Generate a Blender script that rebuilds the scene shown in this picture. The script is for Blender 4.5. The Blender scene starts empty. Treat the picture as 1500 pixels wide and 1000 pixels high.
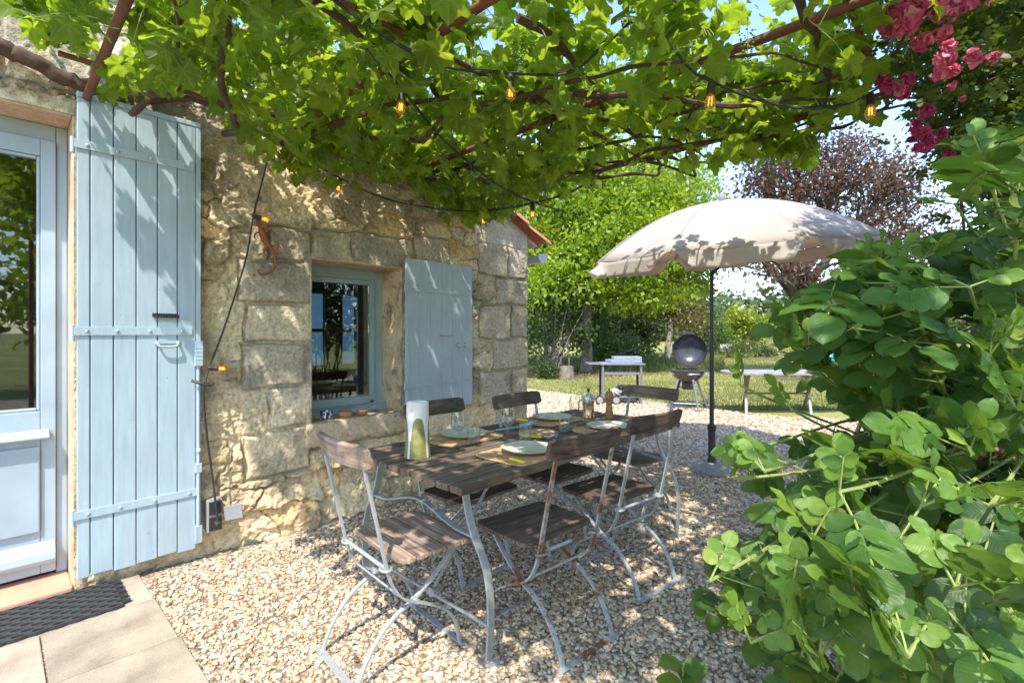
import bpy, bmesh, math, random
import numpy as np
from mathutils import Vector, Matrix
rad = math.radians
random.seed(7)
rng = np.random.default_rng(11)
SC = bpy.context.scene
COL = SC.collection

# ------------------------------------------------------------------ camera frame (level camera, wall runs along +X at Y=WALL)
FOC, CX, CY, H, YAW, WALL = 720.0, 750.0, 487.0, 1.35, rad(43.4), 3.41
FV = np.array([math.cos(YAW), math.sin(YAW)])
RV = np.array([math.sin(YAW), -math.cos(YAW)])
def P(depth, lat, z=0.0):
    p = FV * depth + RV * lat
    return np.array([p[0], p[1], z])
def PX(u, v, depth):                 # a point measured in the photograph at a known distance
    return P(depth, (u - CX) / FOC * depth, H - (v - CY) / FOC * depth)
def PG(u, v, z=0.0):                 # point of the photograph lying at height z
    d = (H - z) * FOC / (v - CY)
    return P(d, (u - CX) / FOC * d, z)
def PW(u, v, Y=WALL):                # point of the photograph lying on the plane Y
    a = (u - CX) / FOC
    dy = FV[1] + RV[1] * a
    t = Y / dy
    return np.array([t * (FV[0] + RV[0] * a), Y, H - (v - CY) / FOC * t])
def proj(V):
    V = np.atleast_2d(V)
    d = V[:, 0] * FV[0] + V[:, 1] * FV[1]
    l = V[:, 0] * RV[0] + V[:, 1] * RV[1]
    d = np.where(np.abs(d) < 1e-3, 1e-3, d)
    return CX + l / d * FOC, CY - (V[:, 2] - H) / d * FOC, d

# ------------------------------------------------------------------ node helpers
def nd(nt, typ, inp=None, **kw):
    n = nt.nodes.new(typ)
    for k, v in kw.items(): setattr(n, k, v)
    for k, v in (inp or {}).items():
        if isinstance(v, bpy.types.NodeSocket): nt.links.new(v, n.inputs[k])
        else: n.inputs[k].default_value = v
    return n
def newmat(name):
    m = bpy.data.materials.new(name); m.use_nodes = True
    nt = m.node_tree
    b = nt.nodes['Principled BSDF']
    return m, nt, b
def c4(c): return (c[0], c[1], c[2], 1.0)
def ramp(nt, fac, stops):
    r = nt.nodes.new('ShaderNodeValToRGB')
    e = r.color_ramp.elements
    while len(e) < len(stops): e.new(0.5)
    for i, (p, c) in enumerate(stops):
        e[i].position = p; e[i].color = c4(c)
    nt.links.new(fac, r.inputs[0])
    return r.outputs[0]
def mixc(nt, fac, a, b, mode='MIX'):
    n = nt.nodes.new('ShaderNodeMix'); n.data_type = 'RGBA'; n.blend_type = mode
    for i, v in ((0, fac), (6, a), (7, b)):
        if isinstance(v, bpy.types.NodeSocket): nt.links.new(v, n.inputs[i])
        else: n.inputs[i].default_value = v if i == 0 else c4(v)
    return n.outputs[2]
def mth(nt, op, a, b=0.0, clamp=False):
    n = nt.nodes.new('ShaderNodeMath'); n.operation = op; n.use_clamp = clamp
    for i, v in enumerate((a, b)):
        if isinstance(v, bpy.types.NodeSocket): nt.links.new(v, n.inputs[i])
        else: n.inputs[i].default_value = v
    return n.outputs[0]
def noise(nt, scale, detail=4.0, vec=None, rough=0.55):
    n = nd(nt, 'ShaderNodeTexNoise', {'Scale': scale, 'Detail': detail, 'Roughness': rough})
    if vec is not None: nt.links.new(vec, n.inputs['Vector'])
    return n.outputs['Fac']
def objco(nt, scale=(1, 1, 1)):
    t = nd(nt, 'ShaderNodeTexCoord')
    return nd(nt, 'ShaderNodeMapping', {'Vector': t.outputs['Object'], 'Scale': scale}).outputs[0]
def mrange(nt, v, a, b, c=0.0, d=1.0):
    n = nd(nt, 'ShaderNodeMapRange', {'From Min': a, 'From Max': b, 'To Min': c, 'To Max': d})
    nt.links.new(v, n.inputs['Value']); return n.outputs[0]
def bump(nt, b, h, strength=0.3, dist=0.01):
    n = nd(nt, 'ShaderNodeBump', {'Strength': strength, 'Distance': dist, 'Height': h})
    nt.links.new(n.outputs[0], b.inputs['Normal']); return n

def simple(name, col, rough=0.5, metal=0.0, var=0.12, scale=12, bmp=0.0, bscale=120, spec=0.5):
    m, nt, b = newmat(name)
    co = objco(nt)
    f = noise(nt, scale, 5, co)
    dark = [c * (1 - var) for c in col]; lite = [min(1, c * (1 + var)) for c in col]
    nt.links.new(ramp(nt, f, [(0.3, dark), (0.7, lite)]), b.inputs['Base Color'])
    nt.links.new(mrange(nt, f, .3, .7, max(0, rough - .06), min(1, rough + .06)), b.inputs['Roughness'])
    b.inputs['Metallic'].default_value = metal
    b.inputs['Specular IOR Level'].default_value = spec
    if bmp: bump(nt, b, noise(nt, bscale, 3, co), bmp, 0.004)
    return m

def leafmat(name, stops, trans, tfac=0.4, rough=0.45, veins=None, spec=0.4):
    m, nt, b = newmat(name)
    a = nd(nt, 'ShaderNodeAttribute', attribute_name='rnd')
    col = ramp(nt, a.outputs['Fac'], stops)
    tcol = mixc(nt, 0.55, col, trans)
    if veins:
        uv = nd(nt, 'ShaderNodeUVMap').outputs[0]
        s = nd(nt, 'ShaderNodeSeparateXYZ', {0: uv})
        if veins == 'pinnate':
            av = mth(nt, 'ABSOLUTE', s.outputs[1])
            ph = mth(nt, 'SUBTRACT', mth(nt, 'MULTIPLY', s.outputs[0], 9.5), mth(nt, 'MULTIPLY', av, 2.6))
            w = mth(nt, 'ABSOLUTE', mth(nt, 'SINE', mth(nt, 'MULTIPLY', ph, math.pi)))
            h = mth(nt, 'POWER', w, 0.45)
            mid = mrange(nt, av, 0.0, 0.06, 0.0, 1.0)
            h = mth(nt, 'MULTIPLY', h, mid)
            vm = mth(nt, 'SUBTRACT', 1.0, mrange(nt, h, 0.0, 0.5))
            col = mixc(nt, mth(nt, 'MULTIPLY', vm, 0.22), col, (0.18, 0.29, 0.07))
            bl = noise(nt, 26, 5, nd(nt, 'ShaderNodeTexCoord').outputs['Object'])
            col = mixc(nt, 1.0, col, ramp(nt, bl, [(.32, (.76, .78, .70)), (.62, (1.08, 1.06, 1.0))]), 'MULTIPLY')
            sp_ = noise(nt, 75, 3, nd(nt, 'ShaderNodeTexCoord').outputs['Object'])
            col = mixc(nt, mrange(nt, sp_, .71, .76, 0, .8), col, (.20, .12, .04))
            bump(nt, b, h, 0.12, 0.005)
        else:
            x, y = s.outputs[0], s.outputs[1]
            r = mth(nt, 'SQRT', mth(nt, 'ADD', mth(nt, 'MULTIPLY', x, x), mth(nt, 'MULTIPLY', y, y)))
            ang = mth(nt, 'ABSOLUTE', mth(nt, 'ARCTAN2', y, x))
            d = None
            for A in (0.0, 0.96, 1.95):
                di = mth(nt, 'MULTIPLY', mth(nt, 'ABSOLUTE', mth(nt, 'SUBTRACT', ang, A)), r)
                d = di if d is None else mth(nt, 'MINIMUM', d, di)
            side = mth(nt, 'ABSOLUTE', mth(nt, 'SINE', mth(nt, 'MULTIPLY', mth(nt, 'SUBTRACT', r, mth(nt, 'MULTIPLY', d, 0.9)), 20.0)))
            h = mth(nt, 'MINIMUM', mrange(nt, d, 0.008, 0.05), mrange(nt, side, 0.0, 0.35, 0.45, 1.0))
            vm = mth(nt, 'SUBTRACT', 1.0, h)
            blot = noise(nt, 14, 5, nd(nt, 'ShaderNodeTexCoord').outputs['Object'])
            col = mixc(nt, 1.0, col, ramp(nt, blot, [(.32, (.62, .66, .6)), (.6, (1.08, 1.05, 1.0))]), 'MULTIPLY')
            col = mixc(nt, mth(nt, 'MULTIPLY', vm, 0.65), col, (0.32, 0.40, 0.11))
            tcol = mixc(nt, 1.0, tcol, ramp(nt, blot, [(.32, (.66, .68, .6)), (.6, (1.08, 1.05, 1.0))]), 'MULTIPLY')
            tcol = mixc(nt, mth(nt, 'MULTIPLY', vm, 0.6), tcol, (0.30, 0.42, 0.03))
            bump(nt, b, h, 0.3, 0.006)
    nt.links.new(col, b.inputs['Base Color'])
    b.inputs['Roughness'].default_value = rough
    b.inputs['Specular IOR Level'].default_value = spec
    tr = nd(nt, 'ShaderNodeBsdfTranslucent', {'Color': tcol})
    mx = nd(nt, 'ShaderNodeMixShader', {0: tfac, 1: b.outputs[0], 2: tr.outputs[0]})
    nt.links.new(mx.outputs[0], nt.nodes['Material Output'].inputs[0])
    return m

def paint(name, col, var=0.09, rough=0.45, chip=0.0, streak=True):
    m, nt, b = newmat(name)
    co = objco(nt, (9, 9, 0.9) if streak else (1, 1, 1))
    f = noise(nt, 6, 6, co)
    g = noise(nt, 2.3, 4, objco(nt))
    d = [c * (1 - var * 1.6) for c in col]; l = [min(1, c * (1 + var)) for c in col]
    c = ramp(nt, mth(nt, 'ADD', mth(nt, 'MULTIPLY', f, .5), mth(nt, 'MULTIPLY', g, .5)), [(.35, d), (.65, l)])
    if chip:
        k = noise(nt, 26, 6, objco(nt), .7)
        c = mixc(nt, mrange(nt, k, .70 - chip, .72 - chip), c, (.20, .19, .17))
    nt.links.new(c, b.inputs['Base Color'])
    b.inputs['Roughness'].default_value = rough
    bump(nt, b, f, 0.12, 0.004)
    return m

def wood(name, dark, mid, lite, axis=0, bmp=0.5, scale=1.0):
    m, nt, b = newmat(name)
    s = [26 * scale] * 3; s[axis] = 1.3 * scale
    oi = nd(nt, 'ShaderNodeObjectInfo')
    t = nd(nt, 'ShaderNodeTexCoord')
    off = nd(nt, 'ShaderNodeVectorMath', {0: t.outputs['Object'], 1: nd(nt, 'ShaderNodeCombineXYZ', {0: oi.outputs['Random'], 1: oi.outputs['Random'], 2: oi.outputs['Random']}).outputs[0]}, operation='ADD')
    mp = nd(nt, 'ShaderNodeMapping', {'Vector': off.outputs[0], 'Scale': s}).outputs[0]
    f = noise(nt, 2.2, 8, mp, .65)
    g = noise(nt, 5, 4, t.outputs['Object'])
    q = mth(nt, 'ADD', mth(nt, 'MULTIPLY', f, .62), mth(nt, 'MULTIPLY', g, .38))
    col = ramp(nt, q, [(.34, dark), (.5, mid), (.66, lite)])
    sp = nd(nt, 'ShaderNodeSeparateColor', {0: oi.outputs['Color']})
    col = mixc(nt, 1.0, col, nd(nt, 'ShaderNodeCombineColor', {0: sp.outputs[1], 1: sp.outputs[1], 2: sp.outputs[1]}).outputs[0], 'MULTIPLY')
    nt.links.new(col, b.inputs['Base Color'])
    b.inputs['Roughness'].default_value = .72
    b.inputs['Specular IOR Level'].default_value = .3
    bump(nt, b, f, bmp, .006)
    return m

def metal_rust(name, base, rust=(.17, .075, .035), rough=.55, metal=.3):
    m, nt, b = newmat(name)
    oi = nd(nt, 'ShaderNodeObjectInfo')
    t = nd(nt, 'ShaderNodeTexCoord')
    sp = nd(nt, 'ShaderNodeSeparateColor', {0: oi.outputs['Color']})
    f = noise(nt, 7, 6, t.outputs['Object'], .6); g = noise(nt, 60, 4, t.outputs['Object'])
    th = mth(nt, 'SUBTRACT', .86, mth(nt, 'MULTIPLY', sp.outputs[0], .42))
    k = mth(nt, 'MULTIPLY', mth(nt, 'SUBTRACT', mth(nt, 'ADD', f, mth(nt, 'MULTIPLY', mth(nt, 'SUBTRACT', g, .5), .25)), th), 12.0, clamp=True)
    bc = ramp(nt, g, [(.3, [c * .8 for c in base]), (.7, [c * 1.12 for c in base])])
    rc = ramp(nt, g, [(.3, [c * .6 for c in rust]), (.7, [min(1, c * 1.6) for c in rust])])
    nt.links.new(mixc(nt, k, bc, rc), b.inputs['Base Color'])
    nt.links.new(mth(nt, 'MULTIPLY', mth(nt, 'SUBTRACT', 1.0, k), metal), b.inputs['Metallic'])
    nt.links.new(mrange(nt, k, 0, 1, rough, .85), b.inputs['Roughness'])
    bump(nt, b, g, .15, .003)
    return m

def pane_mat(name, tint=(.9, .95, .93)):
    m, nt, b = newmat(name)
    tr = nd(nt, 'ShaderNodeBsdfTransparent', {'Color': c4(tint)})
    gl = nd(nt, 'ShaderNodeBsdfGlossy', {'Roughness': 0.015})
    fr = nd(nt, 'ShaderNodeFresnel', {'IOR': 1.9})
    mx = nd(nt, 'ShaderNodeMixShader', {0: fr.outputs[0], 1: tr.outputs[0], 2: gl.outputs[0]})
    nt.links.new(mx.outputs[0], nt.nodes['Material Output'].inputs[0])
    return m
def thin_glass(name, tint=(.96, .98, .97), ior=1.45):
    m, nt, b = newmat(name)
    tr = nd(nt, 'ShaderNodeBsdfTransparent', {'Color': c4(tint)})
    gl = nd(nt, 'ShaderNodeBsdfGlossy', {'Roughness': 0.02})
    lw = nd(nt, 'ShaderNodeLayerWeight', {'Blend': .22})
    f = mrange(nt, lw.outputs['Facing'], 0, 1, .05, .62)
    mx = nd(nt, 'ShaderNodeMixShader', {0: f, 1: tr.outputs[0], 2: gl.outputs[0]})
    nt.links.new(mx.outputs[0], nt.nodes['Material Output'].inputs[0])
    return m

M = {}
M['blue'] = paint('blue_paint', (.375, .475, .54), chip=.03)
M['blue_door'] = paint('blue_door_paint', (.37, .465, .535), streak=False)
M['blue_grey'] = paint('blue_grey_paint', (.345, .415, .465))
M['green_blue'] = paint('window_frame_paint', (.30, .40, .41), streak=False)
M['groove'] = simple('dark_groove', (.10, .12, .14), .9)
M['pane'] = pane_mat('window_glass')
M['glass'] = thin_glass('table_glass')
M['iron'] = simple('black_iron', (.03, .03, .032), .5, .3)
M['black'] = simple('black_rubber', (.025, .025, .027), .6)
M['mat'] = simple('grey_rubber', (.036, .036, .037), .7, bmp=.3)
M['terracotta'] = simple('terracotta', (.42, .17, .09), .8, var=.25, scale=7, bmp=.2)
M['tile'] = simple('threshold_tile', (.55, .30, .20), .8, var=.2, scale=5, bmp=.2)
M['rooftile'] = simple('roof_tile', (.50, .20, .10), .85, var=.35, scale=9, bmp=.3)
M['zinc'] = simple('zinc', (.42, .45, .48), .45, .6)
M['steel'] = simple('steel', (.55, .56, .57), .3, .9, var=.05)
M['alu'] = simple('aluminium', (.27, .28, .30), .45, .6, var=.05)
M['enamel'] = simple('black_enamel', (.02, .021, .026), .16, 0, spec=.7)
M['lidinner'] = simple('lid_inner_enamel', (.045, .048, .055), .27, 0)
M['bowlsteel'] = simple('dull_bowl_enamel', (.10, .095, .085), .3, .5)
M['ceramic'] = simple('cream_ceramic', (.72, .70, .64), .3, var=.04)
M['plate'] = simple('celadon_plate', (.50, .50, .375), .5, var=.05, spec=.3)
M['yellow'] = simple('yellow_plastic', (.80, .72, .02), .35, var=.04)
M['bluecut'] = simple('blue_server_plastic', (.22, .40, .47), .4)
M['pipe'] = simple('rusty_red_pipe', (.165, .058, .034), .65, var=.4, scale=14, bmp=.25, bscale=40)
M['gecko'] = simple('rusted_lizard', (.25, .075, .025), .6, var=.3)
M['graybox'] = simple('grey_plastic', (.27, .28, .28), .5)
M['whitepaint'] = simple('weathered_white_paint', (.30, .295, .28), .6, var=.2)
M['slab'] = simple('stone_top', (.26, .255, .245), .75, var=.25)
M['rustleg'] = simple('brown_leg', (.20, .10, .06), .8, var=.3)
M['turq'] = simple('turquoise_plastic', (.0, .38, .34), .3, var=.2)
M['purple'] = simple('purple_cloth', (.30, .20, .42), .8)
M['boxgrey'] = simple('pale_grey_box', (.25, .29, .36), .4)
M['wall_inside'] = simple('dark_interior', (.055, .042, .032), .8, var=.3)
M['millwood'] = wood('mill_wood', (.22, .09, .03), (.36, .17, .07), (.48, .26, .12), 2, .1, .8)
M['tablewood'] = wood('table_wood', (.042, .030, .022), (.130, .096, .068), (.26, .205, .155), 0)
M['seatwood'] = wood('chair_wood', (.042, .029, .022), (.120, .084, .063), (.24, .18, .14), 1)
M['bluerim'] = simple('blue_glaze', (.03, .05, .14), .25)
M['chairmetal'] = metal_rust('galvanised_frame', (.40, .42, .42))
M['tablemetal'] = metal_rust('table_leg_metal', (.34, .36, .355))
M['bark_vine'] = simple('vine_bark', (.085, .050, .032), .9, var=.5, scale=30, bmp=.8, bscale=45)
M['bark'] = simple('tree_bark', (.15, .12, .095), .9, var=.5, scale=9, bmp=.9, bscale=16)
M['bark_dark'] = simple('dark_bark', (.060, .048, .040), .9, var=.5, scale=7, bmp=1.0, bscale=14)
M['bark_pale'] = simple('pale_bark', (.33, .29, .23), .9, var=.35, scale=9, bmp=.6, bscale=20)
M['cane'] = simple('rose_cane', (.26, .24, .09), .7, var=.35, scale=30)
M['greenstem'] = simple('green_stem', (.24, .30, .08), .6, var=.2)
M['grape'] = simple('green_grape', (.14, .24, .04), .35, var=.2)
M['plaster'] = simple('cream_plaster', (.62, .56, .47), .9, var=.12, bmp=.3, bscale=60)

M['vine'] = leafmat('vine_leaf', [(0, (.055, .120, .020)), (.5, (.105, .190, .026)), (.9, (.18, .265, .030)), (1, (.40, .34, .02))], (.64, .84, .035), .60, .5, 'palmate')
M['rugosa'] = leafmat('rugosa_leaf', [(0, (.036, .092, .024)), (.5, (.082, .178, .034)), (.85, (.16, .27, .042)), (1, (.27, .35, .065))], (.36, .55, .035), .36, .46, 'pinnate', .4)
M['climber'] = leafmat('climber_leaf', [(0, (.030, .065, .014)), (.6, (.065, .12, .02)), (1, (.17, .22, .035))], (.22, .30, .02), .35)
M['maple'] = leafmat('maple_leaf', [(0, (.10, .18, .016)), (.5, (.20, .31, .022)), (1, (.36, .44, .04))], (.58, .70, .02), .46)
M['dark'] = leafmat('dark_leaf', [(0, (.024, .048, .014)), (.6, (.05, .085, .022)), (1, (.10, .14, .035))], (.12, .2, .02), .3)
M['mid'] = leafmat('mid_leaf', [(0, (.045, .085, .02)), (.6, (.085, .145, .03)), (1, (.15, .21, .05))], (.22, .32, .03), .35)
M['plum'] = leafmat('plum_leaf', [(0, (.060, .034, .028)), (.5, (.12, .070, .050)), (.8, (.17, .115, .070)), (1, (.16, .15, .06))], (.30, .13, .07), .32)
M['bronze'] = leafmat('bronze_leaf', [(0, (.08, .085, .025)), (.5, (.17, .15, .04)), (1, (.30, .23, .08))], (.36, .30, .05), .35)
M['limeshrub'] = leafmat('lime_leaf', [(0, (.13, .19, .02)), (.6, (.22, .28, .025)), (1, (.35, .38, .04))], (.48, .52, .02), .35)
M['farleaf'] = leafmat('far_leaf', [(0, (.070, .105, .050)), (.6, (.115, .155, .075)), (1, (.17, .205, .10))], (.2, .25, .06), .25)
M['petal'] = leafmat('pink_petal', [(0, (.58, .06, .19)), (.5, (.76, .16, .32)), (1, (.88, .42, .55))], (.9, .18, .36), .35)
M['petaldark'] = leafmat('magenta_petal', [(0, (.30, .02, .10)), (1, (.56, .07, .23))], (.5, .03, .15), .3)
M['grassblade'] = leafmat('grass_blade', [(0, (.10, .125, .032)), (.5, (.18, .195, .055)), (1, (.34, .30, .11))], (.28, .30, .06), .3, .6)
M['meadowblade'] = leafmat('meadow_blade', [(0, (.25, .26, .08)), (.6, (.40, .38, .14)), (1, (.52, .47, .22))], (.5, .5, .12), .3, .6)
M['deadleaf'] = leafmat('dead_leaf', [(0, (.10, .06, .035)), (1, (.26, .17, .10))], (.2, .1, .05), .1, .8)

def build_special():
    # rubble and dressed stone: colour from the stones themselves (attribute) plus grain
    m, nt, b = newmat('limestone_wall')
    a = nd(nt, 'ShaderNodeAttribute', attribute_name='stone')
    t = nd(nt, 'ShaderNodeTexCoord').outputs['Object']
    g = noise(nt, 45, 8, t, .7); g2 = noise(nt, 9, 6, t, .6)
    vo = nd(nt, 'ShaderNodeTexVoronoi', {'Vector': t, 'Scale': 95.0})
    pit = mrange(nt, vo.outputs['Distance'], .0, .3, 0, 1)
    col = mixc(nt, 1.0, a.outputs['Color'], ramp(nt, g, [(.28, (.45, .44, .43)), (.48, (.95, .94, .92)), (.70, (1.28, 1.25, 1.2))]), 'MULTIPLY')
    col = mixc(nt, 1.0, col, ramp(nt, g2, [(.3, (.8, .79, .77)), (.7, (1.12, 1.1, 1.07))]), 'MULTIPLY')
    v2 = nd(nt, 'ShaderNodeTexVoronoi', {'Vector': t, 'Scale': 58.0}); spk = mth(nt, 'MULTIPLY', mrange(nt, v2.outputs['Distance'], .10, .20, 1, 0), mrange(nt, g2, .42, .6))
    col = mixc(nt, mth(nt, 'MULTIPLY', spk, .75), col, (.10, .085, .065))
    nt.links.new(col, b.inputs['Base Color'])
    b.inputs['Roughness'].default_value = .92; b.inputs['Specular IOR Level'].default_value = .2
    hh = mth(nt, 'ADD', g, mth(nt, 'MULTIPLY', pit, .35))
    bump(nt, b, hh, 1.0, .016)
    M['stone'] = m
    # dressed warm limestone of the surrounds
    m, nt, b = newmat('dressed_limestone')
    t = nd(nt, 'ShaderNodeTexCoord').outputs['Object']
    g = noise(nt, 40, 8, t, .7); g2 = noise(nt, 4, 6, t, .6)
    col = ramp(nt, g2, [(.32, (.36, .26, .15)), (.5, (.55, .40, .25)), (.68, (.62, .49, .34))])
    col = mixc(nt, mrange(nt, noise(nt, 7, 7, t, .7), .52, .62), col, (.20, .175, .14))
    col = mixc(nt, 1.0, col, ramp(nt, g, [(.25, (.6, .6, .6)), (.6, (1.05, 1.05, 1.05))]), 'MULTIPLY')
    nt.links.new(col, b.inputs['Base Color']); b.inputs['Roughness'].default_value = .9
    bump(nt, b, g, .5, .01); M['dressed'] = m
    m2 = m.copy(); m2.name = 'peach_limestone'
    for n in m2.node_tree.nodes:
        if n.type == 'VALTORGB' and abs(n.color_ramp.elements[0].color[0] - .36) < .01:
            for e, c in zip(n.color_ramp.elements, ((.55, .37, .24), (.66, .46, .32), (.70, .53, .39))): e.color = c4(c)
        if n.type == 'MAP_RANGE': n.inputs['From Min'].default_value = .64; n.inputs['From Max'].default_value = .72
    M['peach'] = m2
    # gravel bed and pebbles
    m, nt, b = newmat('gravel_bed')
    t = nd(nt, 'ShaderNodeTexCoord').outputs['Object']
    vo = nd(nt, 'ShaderNodeTexVoronoi', {'Vector': t, 'Scale': 62.0})
    sp = nd(nt, 'ShaderNodeSeparateColor', {0: vo.outputs['Color']})
    col = ramp(nt, sp.outputs[0], [(0, (.20, .15, .10)), (.3, (.40, .30, .20)), (.6, (.56, .46, .34)), (.85, (.66, .60, .50)), (1, (.32, .31, .30))])
    col = mixc(nt, mrange(nt, vo.outputs['Distance'], .25, .7), col, (.20, .15, .10))
    nt.links.new(col, b.inputs['Base Color']); b.inputs['Roughness'].default_value = .85
    bump(nt, b, mth(nt, 'SUBTRACT', 1.0, vo.outputs['Distance']), .7, .012); M['gravelbed'] = m
    m, nt, b = newmat('pebble')
    a = nd(nt, 'ShaderNodeAttribute', attribute_name='pebcol', attribute_type='INSTANCER')
    col = ramp(nt, a.outputs['Fac'], [(0, (.235, .175, .125)), (.10, (.36, .26, .18)), (.25, (.51, .355, .21)), (.44, (.59, .445, .29)), (.62, (.65, .53, .38)), (.78, (.71, .62, .48)), (.90, (.53, .455, .38)), (1, (.31, .28, .245))])
    t = nd(nt, 'ShaderNodeTexCoord').outputs['Object']
    col = mixc(nt, 1.0, col, ramp(nt, noise(nt, 1.6, 5, t), [(.3, (.75, .73, .7)), (.7, (1.1, 1.08, 1.05))]), 'MULTIPLY')
    nt.links.new(col, b.inputs['Base Color']); b.inputs['Roughness'].default_value = .62
    M['pebble'] = m
    # lawn ground
    m, nt, b = newmat('lawn_ground')
    t = nd(nt, 'ShaderNodeTexCoord').outputs['Object']
    f = noise(nt, .35, 6, t, .65); g = noise(nt, 22, 5, t, .7)
    q = mth(nt, 'ADD', mth(nt, 'MULTIPLY', f, .65), mth(nt, 'MULTIPLY', g, .35))
    nt.links.new(ramp(nt, q, [(.32, (.11, .135, .036)), (.47, (.22, .23, .07)), (.58, (.34, .32, .12)), (.7, (.44, .39, .19))]), b.inputs['Base Color'])
    b.inputs['Roughness'].default_value = .95; b.inputs['Specular IOR Level'].default_value = .1
    bump(nt, b, g, .8, .03); M['lawn'] = m
    m, nt, b = newmat('mulch_soil')
    t = nd(nt, 'ShaderNodeTexCoord').outputs['Object']
    g = noise(nt, 30, 6, t, .75)
    nt.links.new(ramp(nt, g, [(.3, (.05, .035, .022)), (.55, (.14, .095, .06)), (.72, (.28, .21, .14))]), b.inputs['Base Color'])
    b.inputs['Roughness'].default_value = .95; bump(nt, b, g, 1.0, .04); M['mulch'] = m
    # paving
    m, nt, b = newmat('sandstone_paving')
    t = nd(nt, 'ShaderNodeTexCoord').outputs['Object']
    f = noise(nt, 5, 6, t, .6); g = noise(nt, 160, 3, t, .7)
    oi = nd(nt, 'ShaderNodeObjectInfo')
    q = mth(nt, 'ADD', f, mth(nt, 'MULTIPLY', mth(nt, 'SUBTRACT', oi.outputs['Random'], .5), .12))
    col = ramp(nt, q, [(.3, (.20, .165, .125)), (.46, (.31, .26, .20)), (.7, (.42, .365, .285))])
    col = mixc(nt, 1.0, col, ramp(nt, g, [(.3, (.78, .77, .75)), (.65, (1.1, 1.09, 1.08))]), 'MULTIPLY')
    nt.links.new(col, b.inputs['Base Color']); b.inputs['Roughness'].default_value = .85
    bump(nt, b, g, .3, .003); M['paving'] = m
    # parasol fabric
    m, nt, b = newmat('parasol_fabric')
    t = nd(nt, 'ShaderNodeTexCoord').outputs['Object']
    f = noise(nt, 3, 5, t)
    nt.links.new(ramp(nt, f, [(.3, (.50, .475, .45)), (.7, (.57, .55, .52))]), b.inputs['Base Color'])
    b.inputs['Roughness'].default_value = .8; b.inputs['Specular IOR Level'].default_value = .2
    bump(nt, b, noise(nt, 9, 4, t), .12, .02)
    tr = nd(nt, 'ShaderNodeBsdfTranslucent', {'Color': (.80, .56, .38, 1)})
    mx = nd(nt, 'ShaderNodeMixShader', {0: .36, 1: b.outputs[0], 2: tr.outputs[0]})
    nt.links.new(mx.outputs[0], nt.nodes['Material Output'].inputs[0]); M['fabric'] = m
    # concrete parasol foot
    M['concrete'] = simple('speckled_concrete', (.24, .24, .235), .9, var=.35, scale=60, bmp=.3)
    # jug: cream with green glazed arches (attribute marks the glaze)
    m, nt, b = newmat('jug_glaze')
    a = nd(nt, 'ShaderNodeAttribute', attribute_name='glaze')
    t = nd(nt, 'ShaderNodeTexCoord').outputs['Object']
    gr = ramp(nt, noise(nt, 22, 6, t, .6), [(.3, (.15, .15, .04)), (.55, (.25, .25, .08)), (.75, (.38, .35, .16))])
    nt.links.new(mixc(nt, mrange(nt, a.outputs['Fac'], .45, .55), (.74, .72, .66), gr), b.inputs['Base Color'])
    b.inputs['Roughness'].default_value = .32; M['jug'] = m
    # woven mats
    m, nt, b = newmat('woven_straw')
    t = nd(nt, 'ShaderNodeTexCoord').outputs['Object']
    w1 = nd(nt, 'ShaderNodeTexWave', {'Vector': t, 'Scale': 55.0, 'Distortion': 1.2}, bands_direction='X').outputs['Fac']
    w2 = nd(nt, 'ShaderNodeTexWave', {'Vector': t, 'Scale': 55.0, 'Distortion': 1.2}, bands_direction='Y').outputs['Fac']
    w = mth(nt, 'MULTIPLY', w1, w2)
    nt.links.new(ramp(nt, mth(nt, 'ADD', mth(nt, 'MULTIPLY', w, .5), mth(nt, 'MULTIPLY', noise(nt, 14, 5, t), .5)), [(.2, (.46, .25, .11)), (.5, (.72, .44, .21)), (.75, (.82, .56, .31))]), b.inputs['Base Color'])
    b.inputs['Roughness'].default_value = .85; bump(nt, b, w, .6, .004); M['straw'] = m
    # cork-like jar pattern
    m, nt, b = newmat('mottled_jar')
    t = objco(nt, (1, 1, .45))
    f = noise(nt, 42, 3, t, .5)
    nt.links.new(ramp(nt, f, [(.44, (.13, .07, .035)), (.50, (.50, .31, .17)), (.7, (.60, .40, .24))]), b.inputs['Base Color'])
    b.inputs['Roughness'].default_value = .35; M['jar'] = m
    # painted bowl
    m, nt, b = newmat('painted_bowl')
    t = nd(nt, 'ShaderNodeTexCoord').outputs['Object']
    f = noise(nt, 60, 2, t, .5)
    nt.links.new(ramp(nt, f, [(.52, (.02, .03, .09)), (.56, (.62, .63, .62))]), b.inputs['Base Color'])
    b.inputs['Roughness'].default_value = .25; M['bowl'] = m
    # amber bulb and its filament
    m, nt, b = newmat('amber_bulb')
    tr = nd(nt, 'ShaderNodeBsdfTransparent', {'Color': (1.0, .74, .38, 1)})
    gl = nd(nt, 'ShaderNodeBsdfGlossy', {'Roughness': .03})
    tl = nd(nt, 'ShaderNodeBsdfTranslucent', {'Color': (.85, .50, .16, 1)})
    a1 = nd(nt, 'ShaderNodeMixShader', {0: .30, 1: tr.outputs[0], 2: tl.outputs[0]})
    lw = nd(nt, 'ShaderNodeLayerWeight', {'Blend': .2})
    mx = nd(nt, 'ShaderNodeMixShader', {0: mrange(nt, lw.outputs['Facing'], 0, 1, .04, .5), 1: a1.outputs[0], 2: gl.outputs[0]})
    nt.links.new(mx.outputs[0], nt.nodes['Material Output'].inputs[0]); M['amber'] = m
    m, nt, b = newmat('glowing_filament')
    b.inputs['Base Color'].default_value = (1, .6, .2, 1); b.inputs['Emission Color'].default_value = (1, .55, .16, 1)
    b.inputs['Emission Strength'].default_value = 1.5; M['filament'] = m
build_special()
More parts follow.
